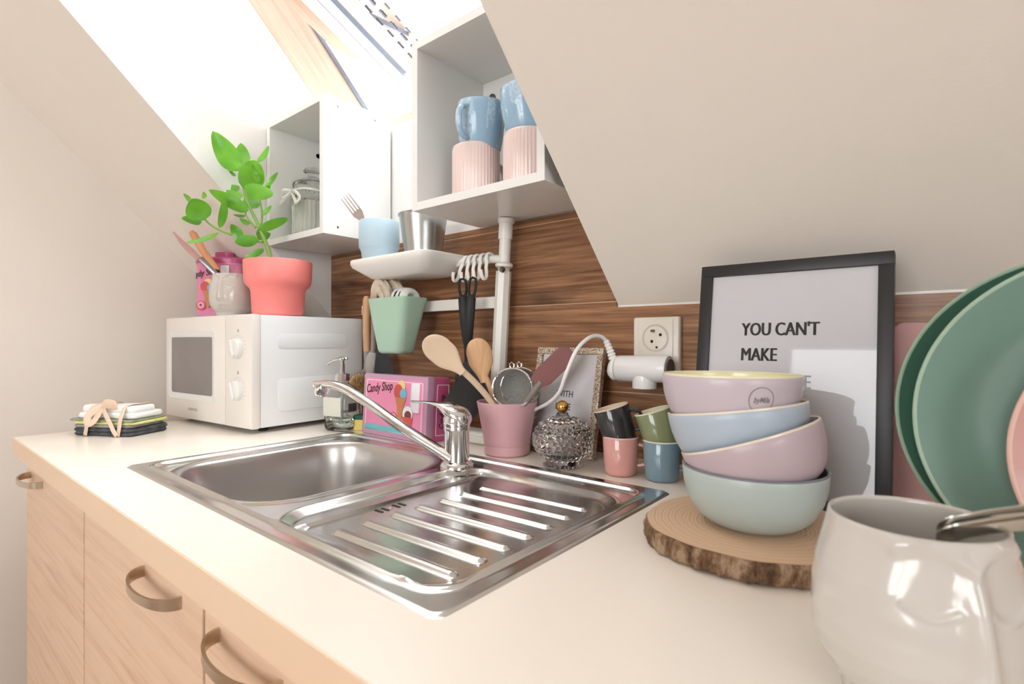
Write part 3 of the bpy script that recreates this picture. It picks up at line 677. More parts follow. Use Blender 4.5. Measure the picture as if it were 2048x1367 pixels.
for k, xo in enumerate((.022, .038, .052)):
    bm = NB(); crumple(bm, [bo+Vector(p) for p in ((xo-.004, .014, .085), (xo-.001, .018, .118), (xo, .013, .139), (xo, -.002, .145), (xo, -.016, .139), (xo-.001, -.020, .118), (xo-.004, -.016, .085))], .0098, 20+k, flat=1, up=(1, 0, 0), amp=.2); emit('fold', bm, white_c, cl, world=co, smooth=80)
for xo in (.0295, .0465):
    bm = NB(); tube(bm, [bo+Vector(p) for p in ((xo, .016, .146), (xo, .002, .1535), (xo, -.012, .1505), (xo, -.0245, .143), (xo, -.0290, .1335))], .0016, 6); emit('stripe', bm, blk, cl, world=co)

# cup with fork, and bucket on the tray
bluec = mat('light_blue_ceramic', (184, 208, 222), .4)
cp_ = (-1.055, .775, SHZ)
cup = thing('light_blue_cup', 'light blue cup with a stepped base on the tray shelf', 'cup', cp_)
a, b_ = shell([(.036, 0), (.0395, .004), (.0425, .026), (.0455, .031), (.0475, .036), (.0475, .096)], .003); emit('body', a, bluec, cup); emit('interior', b_, bluec, cup)
stl = mat('polished_steel', (196, 194, 188), .14, 1); fks = mat('browned_fork_steel', (112, 98, 90), .3, .55)  # fork steel browned to stand in for a dimmer reflection
fk = at(726, 440, 1.268); fork = thing('fork', 'steel fork standing in the light blue cup, tines up', 'fork', fk)
bm = NB(); bt = Vector(cp_)+Vector((.012, .012, .010))
tube(bm, [bt, bt.lerp(fk, .6), fk], [.0055, .004, .004], 10, flat=.4, up=(.64, -.77, 0)); emit('handle', bm, fks, fork, world=fk)
tipf = at(695, 399, 1.262); dv = (tipf-fk).normalized(); sdv = Vector((.77, .64, 0)); sdv = (sdv-dv*sdv.dot(dv)).normalized(); L = (at(690, 392, 1.262)-fk).length
M = frame_M(fk, sdv, dv)
bm = NB(); poly(bm, [(-.003, -.004), (.003, -.004), (.008, .006), (.0125, .018), (.0125, .026), (-.0125, .026), (-.0125, .018), (-.008, .006)], .0016, M)
for k in range(4): poly(bm, [(-.0125+k*.0072, .024), (-.0125+k*.0072+.0034, .024), (-.0125+k*.0072+.0024, L), (-.0125+k*.0072+.001, L)], .0016, M)
emit('tines', bm, fks, fork, world=fk, smooth=30)
galv = mat('galvanised_steel', (188, 190, 190), .3, 1); t, b = nt(galv); bump(t, b, noise(t, coords(t, (60, 60, 2)), 6, 2, .5), .08, .001)
bk = (-.927, .802, SHZ)
bu = thing('metal_bucket', 'small brushed metal bucket with a wire handle on the tray shelf', 'bucket', bk)
a, b_ = shell([(.038, 0), (.0405, .002), (.041, .006), (.0545, .094), (.0565, .095), (.0575, .098), (.0565, .1005)], .0016); emit('body', a, galv, bu); emit('interior', b_, galv, bu)
bm = NB(); tube(bm, [(.058*math.cos(R(q)), .018+.04*math.sin(R(q))-.0, .098+.012*math.sin(R(q))) for q in range(0, 181, 10)], .0014, 8); emit('wire_handle', bm, mat('dark_wire', (60, 62, 64), .3, 1), bu)

# ------------------------------------------------------------------ on the microwave
coral = mat('coral_pot', (250, 142, 137), .45)
pp = Vector((-1.300, .650, MZ))
pot = thing('potted_plant', 'green rubber-leaved plant in a coral pot on the microwave', 'plant', pp)
a, b_ = shell([(.050, 0), (.056, .002), (.0605, .010), (.063, .060), (.066, .068), (.0755, .078), (.0785, .088), (.0805, .135)], .004); pt_ = emit('pot', a, coral, pot, smooth=50); emit('pot_interior', b_, coral, pt_)
bm = NB(); lathe(bm, [(.001, .120), (.05, .121), (.0758, .119)], 40, cap1=False); emit('soil', bm, mat('soil', (70, 52, 42), .95), pot)
leafm = mat('leaf_green', (96, 168, 54), .32, coat=.3); t, b = nt(leafm)
t.links.new(ramp(t, noise(t, coords(t), 18, 2, .5), [(.35, (92, 160, 56)), (.65, (142, 206, 76))]), b.inputs['Base Color']); b.inputs['Subsurface Weight'].default_value = 0
trn = t.nodes.new('ShaderNodeBsdfTranslucent'); trn.inputs[0].default_value = s2l((190, 240, 100)); ms = t.nodes.new('ShaderNodeMixShader'); ms.inputs[0].default_value = .42
outn = [n for n in t.nodes if n.type == 'OUTPUT_MATERIAL'][0]; t.links.new(b.outputs[0], ms.inputs[1]); t.links.new(trn.outputs[0], ms.inputs[2]); t.links.new(ms.outputs[0], outn.inputs[0])
stemm = mat('stem_green', (136, 172, 84), .45)
viewd = Vector((-.86, .52, 0)).normalized()
leaves = NB(); random.seed(11)
def leaf(b0, t0, wpx, d0=1.325, d1=None, cup_=.12, turn=0):
    d1 = d1 or d0; p = at(b0[0], b0[1], d0); q = at(t0[0], t0[1], d1); ax = (q-p); L = ax.length; ax.normalize()
    sd_ = ax.cross(viewd).normalized(); nr = sd_.cross(ax).normalized()
    sd_, nr = (sd_*math.cos(turn)+nr*math.sin(turn)), (nr*math.cos(turn)-sd_*math.sin(turn))
    W = wpx*d0/1060./2/max(.4, abs(math.cos(turn))); n1, n2 = 14, 8; top = {}; bot = {}
    for i in range(n1+1):
        s_ = i/n1; prof = (math.sin(math.pi*min(s_**.8, 1))**.62)*(1-.1*s_) if 0 < s_ < 1 else 0
        for j in range(-n2//2, n2//2+1):
            x_ = j/(n2/2); o = sd_*(x_*W*prof)+nr*(cup_*W*(x_*x_*prof)+.10*L*math.sin(math.pi*s_)-.006*0)+ax*(s_*L)
            vein = -.0006*math.exp(-(x_*5)**2)
            top[i, j] = leaves.verts.new(p+o+nr*vein); bot[i, j] = leaves.verts.new(p+o-nr*.0009)
    for i in range(n1):
        for j in range(-n2//2, n2//2):
            leaves.faces.new((top[i, j], top[i+1, j], top[i+1, j+1], top[i, j+1])); leaves.faces.new((bot[i, j], bot[i, j+1], bot[i+1, j+1], bot[i+1, j]))
    J = n2//2
    for i in range(n1):
        leaves.faces.new((top[i, J], top[i+1, J], bot[i+1, J], bot[i, J])); leaves.faces.new((top[i, -J], bot[i, -J], bot[i+1, -J], top[i+1, -J]))
for (b0, t0, w_, d0, d1) in (((477, 342), (425, 262), 46, 1.33, 1.31), ((484, 328), (482, 286), 31, 1.34, 1.36), ((516, 324), (538, 291), 12, 1.35, 1.36), ((487, 378), (516, 322), 52, 1.31, 1.27), ((517, 364), (505, 328), 13, 1.29, 1.28), ((489, 372), (546, 390), 33, 1.28, 1.25), ((532, 372), (556, 344), 11, 1.31, 1.34), ((471, 352), (456, 338), 7, 1.34, 1.35), ((480, 377), (436, 369), 15, 1.37, 1.40), ((497, 422), (417, 379), 27, 1.32, 1.27), ((482, 396), (453, 380), 24, 1.34, 1.36), ((503, 417), (502, 384), 32, 1.34, 1.36), ((409, 440), (384, 397), 48, 1.30, 1.27), ((404, 439), (363, 436), 23, 1.33, 1.36), ((439, 456), (449, 392), 17, 1.32, 1.28), ((438, 465), (371, 485), 10, 1.32, 1.26), ((408, 397), (407, 383), 10, 1.33, 1.34), ((380, 402), (367, 387), 10, 1.34, 1.36), ((482, 478), (462, 448), 22, 1.31, 1.30), ((516, 478), (469, 484), 25, 1.32, 1.28), ((514, 474), (541, 467), 24, 1.33, 1.37), ((514, 461), (577, 436), 19, 1.32, 1.29), ((524, 429), (543, 411), 10, 1.32, 1.34), ((499, 448), (479, 436), 11, 1.33, 1.34), ((492, 431), (466, 429), 7, 1.33, 1.35), ((528, 498), (489, 514), 14, 1.32, 1.29), ((534, 376), (539, 366), 10, 1.32, 1.33)):
    leaf(b0, t0, w_, d0, d1, turn=random.uniform(-.3, .3))
emit('foliage', leaves, leafm, pot, world=pp, smooth=60)
bm = NB()
def stem(pts, r0, r1, d=1.325):
    P_ = spline([at(u, v_, d) for u, v_ in pts], 5); tube(bm, P_, [r0+(r1-r0)*i/(len(P_)-1) for i in range(len(P_))], 10)
stem([(543, 522), (534, 492), (522, 463), (512, 440), (501, 418), (491, 397), (488, 377), (483, 342), (478, 328)], .0052, .0022)
stem([(526, 483), (506, 480), (487, 475), (458, 467), (438, 459), (419, 447), (408, 436)], .0035, .0025)
stem([(520, 460), (524, 430), (519, 394)], .003, .002); stem([(512, 455), (495, 436), (491, 424), (494, 415)], .0025, .0018); stem([(500, 418), (494, 395), (489, 372)], .0025, .0018)
emit('stem', bm, stemm, pot, world=pp)

# face pots (the vase on the microwave and the mug in the foreground share the same form)
stone = mat('grey_glaze', (200, 195, 188), .16, coat=.5)
def facepot(label, loc, yaw, name='face_planter'):
    r = thing(name, label, 'mug', loc, (0, 0, yaw))
    prof = [(0, .034), (.0015, .036), (.005, .0365), (.011, .038), (.018, .044), (.028, .0495), (.040, .0525), (.052, .0532), (.066, .0528), (.080, .0508), (.094, .0470), (.104, .0445), (.108, .0438)]
    def R_(z):
        for (a, p), (b_, q) in zip(prof, prof[1:]):
            if a <= z <= b_: return p+(q-p)*((z-a)/(b_-a))
        return prof[-1][1]
    def g(x, s_): return math.exp(-(x/s_)**2)
    def rel(u, z):
        z = .0275+(z-.030)*.78; u = u*.92
        return rel0(u, z)
    def rel0(u, z):        # u: arc distance from the middle of the face, metres
        o = 0; au = abs(u)
        zt = (z-.040)/.040                                   # nose 0 at tip, 1 at the bridge
        if -.25 < zt < 1.3: o += (.0085*(1-.5*min(max(zt, 0), 1)))*g(u, .0055+.0045*max(0, .4-zt))*sst(-.22, .02, zt)*sst(1.3, .8, zt)
        zb = .081+.0075*math.sin(min(au/.030, 1)*math.pi*.8)  # brows
        o += .0034*g(z-zb, .0035)*sst(.036, .028, au)
        o -= .0030*g(z-.066, .008)*g(au-.018, .010)          # eye hollow
        ze = .064-.004*math.cos((au-.018)/.011*math.pi/2) if abs(au-.018) < .011 else .064
        if abs(au-.018) < .012: o += .0016*g(z-ze, .0013)
        o += .0012*g(z-.067, .006)*g(au-.018, .007)
        o += .0034*g(z-.0285, .0024)*g(u, .010)+.0036*g(z-.0222, .0026)*g(u, .0085)-.0018*g(z-.0247, .0010)*g(u, .011)
        return o
    bm = NB(); N = 260; rings = [circ(.001, .0, N)]
    zs = [0, .0015, .005]+[.008+.0012*i for i in range(79)]+[.104, .108]
    for z in zs:
        R0 = R_(z); ring = []
        for i in range(N):
            a = 2*math.pi*i/N; da = (a+math.pi/2+math.pi) % (2*math.pi)-math.pi; rad = R0+rel(da*R0, z)
            ring.append((rad*math.cos(a), rad*math.sin(a), z))
        rings.append(ring)
    for (r_, z) in ((.0436, .1098), (.0425, .1102), (.0414, .1094), (.0412, .1075), (.0435, .100), (.048, .075), (.049, .045), (.044, .018), (.030, .008), (.001, .0078)): rings.append(circ(r_, z, N))
    loft(bm, rings, cap0=True, cap1=True); emit('body', bm, stone, r, smooth=75)
    return r
vase = facepot('small grey glazed face pot holding brushes, on the microwave', (-1.440, .597, MZ), R(38))
can_p = Vector((-1.612, .648, MZ))
pinkt = mat('pink_tin', (226, 132, 168), .3); pinkd = mat('deep_pink_tin', (196, 84, 134), .3); lil = mat('lilac_grey_tin', (190, 148, 174), .35)
t, b = nt(pinkt); wv = t.nodes.new('ShaderNodeTexWave'); wv.inputs['Scale'].default_value = 140; t.links.new(coords(t), wv.inputs['Vector']); t.links.new(ramp(t, wv.outputs['Fac'], [(.3, (222, 126, 164)), (.7, (234, 152, 184))]), b.inputs['Base Color'])
ink = mat('dark_brown_ink', (70, 36, 44), .5); lab = mat('white_label', (236, 232, 238), .6)
def prints(parent, M, s_, text_on=True, cone_x=0):
    def disc(nm, x, y, rx, ry, m, z=.0003, a0=0):
        bm = NB(); poly(bm, [(x+rx*math.cos(q*math.pi/14)*s_/1, y+ry*math.sin(q*math.pi/14)*s_) for q in range(28)], .0003, M @ Matrix.Translation((0, 0, z))); emit(nm, bm, m, parent, smooth=0)
    red = mat('red_print', (206, 84, 78), .5); blu = mat('sky_print', (112, 184, 208), .5); yel = mat('cream_print', (232, 208, 140), .5); con = mat('wafer_print', (196, 130, 84), .5); cho = mat('choc_print', (120, 62, 54), .5)
    disc('yellow_scoop_print', .002*s_, .030*s_, .010, .010, yel); disc('red_scoop_print', -.006*s_, .020*s_, .012, .013, red, .0005); disc('blue_scoop_print', .008*s_, .017*s_, .009, .009, blu, .0007)
    bm = NB(); poly(bm, [(x*s_, y*s_) for x, y in ((-.014, .010), (.016, .010), (.010, -.004), (.004, -.034), (-.002, -.034), (-.008, -.004))], .0003, M @ Matrix.Translation((0, 0, .0009))); emit('cone_print', bm, con, parent, smooth=0)
    disc('cupcake_top_print', .022*s_, -.016*s_, .013, .013, lab, .0011); disc('cupcake_sprinkle_print', .023*s_, -.019*s_, .009, .008, cho, .0013)
    bm = NB(); poly(bm, [(x*s_, y*s_) for x, y in ((.009, -.022), (.036, -.022), (.032, -.040), (.013, -.040))], .0003, M @ Matrix.Translation((0, 0, .0015))); emit('cupcake_case_print', bm, red, parent, smooth=0)
    disc('doughnut_print', -.017*s_, -.028*s_, .012, .012, red, .0004); disc('doughnut_icing_print', -.017*s_, -.027*s_, .009, .009, mat('pink_print', (236, 160, 186), .5), .0006); disc('doughnut_hole_print', -.017*s_, -.027*s_, .003, .003, cho, .0008)
can = thing('sweet_shop_canister', 'tall pink lidded tin with an ice cream picture, back left on the microwave', 'tin', can_p, (0, 0, R(40)))
W_, D_ = .136, .092
bm = NB(); loft(bm, [rr(0, 0, W_-.004, D_-.004, .030, 0, 10), rr(0, 0, W_, D_, .032, .003, 10), rr(0, 0, W_, D_, .032, .008, 10), rr(0, 0, W_-.003, D_-.003, .031, .010, 10), rr(0, 0, W_-.003, D_-.003, .031, .150, 10), rr(0, 0, W_, D_, .032, .152, 10), rr(0, 0, W_, D_, .032, .156, 10)]); emit('body', bm, pinkt, can)
bm = NB(); rslab(bm, 0, 0, W_+.002, D_+.002, .033, .0005, .012, .002, 10); emit('base_band', bm, lil, can)
bm = NB(); loft(bm, [rr(0, 0, W_+.002, D_+.002, .033, .156, 10), rr(0, 0, W_+.002, D_+.002, .033, .168, 10), rr(0, 0, W_-.012, D_-.012, .028, .174, 10), rr(0, 0, .05, .03, .014, .178, 10), rr(0, 0, .05, .03, .014, .190, 10), rr(0, 0, .044, .024, .01, .192, 10)]); emit('lid', bm, pinkd, can, smooth=40)
Mf = frame_M((0, -D_/2-.0002, 0), (1, 0, 0), (0, 0, 1))
prints(can, Mf @ Matrix.Translation((-.022, .068, .0014)), 1.1)
def canwrap(c_):
    x = -.082+c_.x*.988-c_.y*.156; y = .112+c_.y*.988+c_.x*.156; e_ = W_/2-.032; ax_ = abs(x)
    if ax_ <= e_: return Vector((x, y, c_.z))
    a = (ax_-e_)/.032; return Vector((math.copysign(e_+(.0322)*math.sin(a), x), y, c_.z-.032*(1-math.cos(a))))
text('Candy Shop', .026, ink, can, Mf @ Matrix.Translation((0, 0, .0012)), shear=.25, sx=.75, bold=.0003, fn=canwrap)
bm = NB(); rslab(bm, .026, .126, .024, .046, .002, 0, .0006, .0002, 3, Mf @ Matrix.Translation((0, 0, .0014))); emit('price_label', bm, lab, can)
# tools in the face vase
tw = mat('tool_wood', (216, 152, 108), .45); tpk = mat('dusty_pink_plastic', (196, 150, 144), .45); blade_m = mat('knife_steel', (150, 150, 154), .2, 1)
k0 = at(437, 549, 1.44)
kn = thing('wooden_handled_tool', 'tool with an orange-brown wooden handle leaning in the face pot', 'kitchen utensil', k0)
bm = NB(); tube(bm, [at(382, 463, 1.45), at(387, 468, 1.45), at(405, 500, 1.448), at(425, 528, 1.446), at(435, 541, 1.445)], [.006, .0095, .0095, .009, .007], 10, flat=.6, up=(.64, -.77, .2)); emit('handle', bm, tw, kn, world=k0, smooth=50)
bm = NB(); tube(bm, [at(433, 538, 1.445), at(443, 549, 1.443), at(455, 580, 1.44)], [.006, .006, .004], 8, flat=.3); emit('ferrule', bm, blk, kn, world=k0)
k1 = at(432, 545, 1.43)
kn = thing('paring_knife', 'small knife with a dusty pink handle pointing up, in the face pot', 'knife', k1)
bm = NB(); tube(bm, [at(346, 463, 1.44), at(362, 482, 1.44), at(380, 500, 1.44), at(398, 517, 1.44)], [.0015, .006, .0085, .0075], 10, flat=.5, up=(.64, -.77, .2)); emit('handle', bm, tpk, kn, world=k1, smooth=50)
bm = NB(); tube(bm, [at(396, 514, 1.44), at(412, 528, 1.44), at(440, 556, 1.44), at(455, 580, 1.44)], [.006, .0075, .0055, .002], 10, flat=.2, up=(.64, -.77, .2)); emit('blade', bm, blade_m, kn, world=k1)

# ------------------------------------------------------------------ along the back of the worktop
CT = .9003
# soap dispenser
so = (-1.128, .722, CT)
sdp = thing('soap_dispenser', 'clear glass soap dispenser with chrome pump, between microwave and pink tin', 'soap dispenser', so, (0, 0, R(12)))
bm = NB(); loft(bm, [rr(0, 0, .058, .050, .012, 0, 6), rr(0, 0, .070, .060, .016, .004, 6), rr(0, 0, .074, .064, .018, .012, 6), rr(0, 0, .074, .064, .018, .082, 6), rr(0, 0, .064, .056, .02, .098, 6), rr(0, 0, .036, .036, .0179, .110, 6), rr(0, 0, .030, .030, .0149, .114, 6), rr(0, 0, .030, .030, .0149, .124, 6), rr(0, 0, .026, .026, .0129, .124, 6), rr(0, 0, .026, .026, .0129, .113, 6), rr(0, 0, .058, .050, .018, .096, 6), rr(0, 0, .069, .059, .016, .082, 6), rr(0, 0, .069, .059, .016, .012, 6), rr(0, 0, .06, .05, .012, .007, 6)])
emit('bottle', bm, glass, sdp, smooth=60)
bm = NB(); loft(bm, [rr(0, 0, .058, .048, .012, .0075, 6), rr(0, 0, .0685, .0585, .016, .0125, 6), rr(0, 0, .0685, .0585, .016, .030, 6)]); emit('soap', bm, mat('liquid_soap', (226, 234, 226), .02, trans=1, ior=1.33), sdp)
bm = NB(); box(bm, -.028, .028, -.0335, -.0325, .036, .080, .0003); emit('label', bm, mat('pale_label', (214, 214, 202), .6), sdp)
bm = NB(); box(bm, .0372, .0380, -.018, .008, .046, .066, .0003); emit('side_label', bm, mat('dark_label', (70, 66, 68), .6), sdp)
bm = NB(); tube(bm, [(0, 0, .012), (0, 0, .118)], .0022, 8); emit('dip_tube', bm, mat('pale_aqua_tube', (190, 220, 214), .3), sdp)
bm = NB(); lathe(bm, [(.017, .118), (.017, .134), (.012, .136), (.0055, .137), (.0055, .158), (.0045, .158), (.0045, .166), (.009, .167), (.010, .171), (.008, .173), (.001, .174)], 28); pu = emit('pump', bm, chrome, sdp)
bm = NB(); tube(bm, [(.012, .004, .171), (0, 0, .171), (-.02, -.006, .168), (-.034, -.010, .160), (-.037, -.011, .156)], [.003, .004, .0035, .003, .0028], 10); emit('nozzle', bm, chrome, pu)
# sponge
sp0 = (-1.077, .752, CT)
sg = thing('kitchen_sponge', 'yellow sponge with a green scourer side, tucked behind the pink tin', 'sponge', sp0, (0, 0, R(30)))
bm = NB(); box(bm, -.028, .028, -.010, .012, 0, .026, .002); emit('foam', bm, mat('yellow_foam', (222, 204, 120), .9), sg)
bm = NB(); box(bm, -.028, .028, -.010, .012, .0262, .036, .002); emit('scourer', bm, mat('green_scourer', (44, 96, 78), .95), sg)
# candy tin
tn = thing('sweet_shop_tin', 'pink rectangular tin standing on edge behind the tap spout', 'tin', (-.945, .726, CT), (R(-3.5), 0, 0))
TW, TD, TH = .222, .066, .138
bm = NB(); box(bm, -TW/2, TW/2, 0.012, TD, 0, TH, .006); emit('body', bm, pinkd, tn, smooth=50)
bm = NB(); box(bm, -TW/2-.001, TW/2+.001, 0, .022, -.0, TH+.001, .0055); emit('lid', bm, lil, tn, smooth=50)
Mf = frame_M((0, 0, 0), (1, 0, 0), (0, 0, 1))
bm = NB(); rslab(bm, 0, TH/2, TW-.018, TH-.018, .006, 0, .0008, .0003, 5, Mf); pa = emit('picture_panel', bm, pinkt, tn)
bm = NB(); loft(bm, [rr(0, TH/2, TW-.026, TH-.026, .004, .0008, 4), rr(0, TH/2, TW-.026, TH-.026, .004, .0012, 4), rr(0, TH/2, TW-.029, TH-.029, .004, .0012, 4), rr(0, TH/2, TW-.029, TH-.029, .004, .0008, 4)], M=Mf, cap0=False, cap1=False); emit('border_line', bm, lab, tn)
bm = NB(); rslab(bm, -.004, .018, TW-.034, .014, .001, .0008, .0012, .0002, 3, Mf); emit('turquoise_band', bm, mat('turquoise_print', (112, 184, 190), .5), tn)
text('Candy Shop', .0275, ink, tn, Mf @ Matrix.Translation((-.098, .094, .0010)) @ Matrix.Rotation(R(7), 4, 'Z'), shear=.25, sx=.72, bold=.0004)
prints(tn, Mf @ Matrix.Translation((.026, .078, .0012)), 1.25)
bm = NB(); rslab(bm, .075, .093, .028, .062, .002, .0012, .0016, .0002, 3, Mf); emit('price_label', bm, lab, tn)
Ms = frame_M((TW/2, 0, 0), (0, 1, 0), (0, 0, 1))
bm = NB(); loft(bm, [rr(.044, TH/2, .034, TH-.030, .002, 0, 3), rr(.044, TH/2, .034, TH-.030, .002, .0006, 3), rr(.044, TH/2, .031, TH-.033, .002, .0006, 3), rr(.044, TH/2, .031, TH-.033, .002, 0, 3)], M=Ms, cap0=False, cap1=False); emit('border_line', bm, lab, tn)
text('Candy Shop', .020, ink, tn, Ms @ Matrix.Translation((.050, .028, .0004)) @ Matrix.Rotation(R(90), 4, 'Z'), shear=.2, sx=.75, bold=.0003)
# power strip and cable
ps = thing('power_strip', 'white flat power strip lying behind the tap and pink pot', 'power strip', (-.755, .818, CT), (0, 0, 0))
bm = NB(); rslab(bm, 0, 0, .17, .048, .012, 0, .026, .006, 6); emit('body', bm, white_pl, ps)
bm = NB(); tube(bm, [(-.08, -.027, .012), (0, -.0285, .016), (.08, -.027, .012)], .0022, 8); emit('seam', bm, white_lam, ps)
# wall socket
ox = -.4005; sk = thing('wall_socket', 'white double wall socket plate on the oak backsplash', 'socket', (ox, YW-.0062, 1.055))
Mo = frame_M((0, -.0, .0), (1, 0, 0), (0, 0, 1))
plw = mat('socket_plastic', (226, 219, 208), .3)
bm = NB(); rslab(bm, 0, .048, .086, .106, .004, 0, .014, .003, 5, Mo); emit('plate', bm, plw, sk, smooth=50)
bm = NB(); rslab(bm, 0, .058, .064, .078, .003, .014, .0155, .0006, 5, Mo); emit('insert', bm, plw, sk)
for k, cz in enumerate((.064,)):
    bm = NB(); Mc = Mo @ Matrix.Translation((0, cz, .0145)); lathe(bm, [(.0245, 0), (.0245, .0022), (.0225, .0022), (.0205, .0004), (.001, .0002)], 40, Mc, cap0=False); rg = emit('socket_well', bm, mat('socket_well', (206, 198, 186), .35), sk)
    for (px_, py_, r_) in ((.0095, .0055, .0028), (-.0065, -.006, .0028), (.0025, -.0165, .0022)):
        bm = NB(); lathe(bm, [(.001, 0), (r_, 0), (r_, .0006), (.001, .0006)], 16, Mc @ Matrix.Translation((px_, py_, .0006))); emit('contact_hole', bm, dark, rg)
    bm = NB(); lathe(bm, [(.001, 0), (.0026, 0), (.0024, .009), (.001, .010)], 14, Mc @ Matrix.Translation((-.003, .0125, .0006))); emit('earth_pin', bm, screw_m, rg)
# adapter plugged into the lower socket
ap = Vector((-.4045, .838, 1.0665))
ad = thing('socket_splitter', 'white T-shaped socket splitter plugged in below the upper socket', 'plug adapter', ap)
whp = mat('white_glossy_plastic', (232, 232, 232), .18)
bm = NB(); tube(bm, [(-.046, 0, -.001), (-.044, 0, -.001), (.044, 0, .001), (.047, 0, .001)], [.0205, .0228, .0228, .0215], 32, up=(0, 0, 1)); emit('barrel', bm, whp, ad, smooth=50)
bm = NB(); lathe(bm, [(.020, -.033), (.0205, -.031), (.0205, -.015), (.018, 0)], 32, Matrix.Translation((.003, 0, -.0)), cap0=True); emit('lower_outlet', bm, whp, ad)
bm = NB(); tube(bm, [(.0, .0, 0), (.0, .04, .0)], .019, 28); emit('wall_plug', bm, whp, ad)
bm = NB(); tube(bm, [(.0485, 0, .001), (.0498, 0, .001)], [.0165, .0165], 28); emit('side_outlet', bm, mat('outlet_grey', (90, 86, 82), .5), ad)  # flat grey disc over the end of the barrel
for xx in (-.020, .014): 
    bm = NB(); lathe(bm, [(.001, 0), (.0025, 0), (.0022, .0006), (.001, .0006)], 12, Matrix.Translation((xx, -.0175, .0125)) @ Matrix.Rotation(R(55), 4, 'X')); emit('rivet', bm, screw_m, ad)
# plug and cable
c0 = Vector((-.4535, .838, 1.0655))
pg = thing('white_power_cable', 'white plug with its cable arching over the small glitter frame', 'cable', c0)
bm = NB(); tube(bm, [c0+Vector((.002, 0, 0)), c0+Vector((-.004, 0, 0)), c0+Vector((-.010, 0, .001))], [.0205, .0215, .017], 28); pgb = emit('plug', bm, whp, pg, world=c0)
sc0 = c0+Vector((-.006, -.003, .016)); sc1 = at(1205, 676, .945)
bm = NB(); pts = [sc0.lerp(at(1212, 680, .935), i/18) for i in range(19)]; tube(bm, pts, [(.0072-.0022*i/18)*(1.12 if i % 3 else .86) for i in range(19)], 14); emit('strain_relief', bm, whp, pg, world=c0)
bm = NB(); tube(bm, spline([at(1213, 681, .935), at(1200, 672, .925), at(1180, 674, .90), at(1155, 697, .875), at(1135, 740, .87), at(1118, 785, .89), at(1096, 806, .93), at(1074, 817, .98), at(1050, 830, 1.04), at(1000, 850, 1.12)], 6), .0034, 12); emit('cable', bm, whp, pg, world=c0)

# small glitter frame
glit = mat('champagne_glitter', (196, 176, 150), .35, .7); t, b = nt(glit); vo = t.nodes.new('ShaderNodeTexVoronoi'); vo.inputs['Scale'].default_value = 700; t.links.new(coords(t), vo.inputs['Vector'])
t.links.new(ramp(t, vo.outputs['Color'], [(.2, (120, 98, 76)), (.5, (200, 182, 160)), (.9, (250, 244, 236))]), b.inputs['Base Color']); bump(t, b, vo.outputs['Color'], .8, .003)
paper = mat('print_paper', (226, 223, 226), .6); pglass = pane
def picframe(name, label, o, xw, h, lean, bw, dep, fm, lines):
    r = thing(name, label, 'picture frame', o, (-lean, 0, 0))
    M = frame_M((0, 0, 0), (1, 0, 0), (0, 0, 1))
    for (a, b2, c_, d_) in ((0, xw, 0, bw), (0, xw, h-bw, h)): bm = NB(); box(bm, a, b2, 0, dep, c_, d_, .0012); emit('frame_rail', bm, fm, r, smooth=40)
    for (a, b2) in ((0, bw), (xw-bw, xw)): bm = NB(); box(bm, a, b2, .0001, dep, bw, h-bw, .0008); emit('frame_rail', bm, fm, r, smooth=40)
    bm = NB(); box(bm, bw-.002, xw-bw+.002, .006, .007, bw-.002, h-bw+.002); pr_ = emit('print', bm, paper, r, smooth=0)
    bm = NB(); box(bm, bw-.002, xw-bw+.002, .0035, .0045, bw-.002, h-bw+.002); emit('glazing', bm, pglass, r, smooth=0)
    bm = NB(); box(bm, .004, xw-.004, dep-.002, dep, .004, h-.004); emit('backing', bm, mat('frame_back', (60, 50, 44), .8), r, smooth=0)
    for (s_, x_, z_, size, sx_, bold, m_) in lines: text(s_, size, m_, pr_, M @ Matrix.Translation((x_, z_, -.0058)), sx=sx_, bold=max(bold, 0), heavy=.0011 if bold < 0 else 0)
    return r, M
sf_o = Vector((-.6405, .815, CT))
bkt = mat('black_print', (38, 36, 36), .6); gkt = mat('grey_black_print', (70, 70, 72), .6)
sf, M = picframe('glitter_picture_frame', 'small champagne glitter frame leaning behind the glass bowl', sf_o, .150, .205, R(11.5), .0125, .012, glit, [('WITH', .054, .110, .0175, .82, .0002, gkt), ('LOVE', .054, .086, .0175, .82, .0002, gkt)])
blkf = mat('black_frame', (36, 35, 36), .42)
bf, M = picframe('black_picture_frame', 'large black frame with a bold text print, leaning under the slope', Vector((-.2895, .748, CT)), .2365, .329, R(8.8), .0165, .018, blkf,
  [("YOU CAN'T", .0600, .225, .0258, .70, -1, bkt), ('MAKE', .0600, .1895, .0258, .70, -1, bkt), ('EVERYONE', .0600, .154, .0258, .70, -1, bkt)])
# pink board by the right
bm = NB(); rslab(bm, .06, .120, .20, .238, .012, 0, .008, .002, 6, frame_M((0, 0, 0), (1, 0, 0), (0, 0, 1)))
pb = emit('pink_board', bm, mat('dusty_pink_board', (196, 150, 148), .5), None, loc=(-.02, .858, CT), rot=(-R(6), 0, 0)); tag(pb, 'dusty pink board leaning on the wall behind the green plates', 'board')

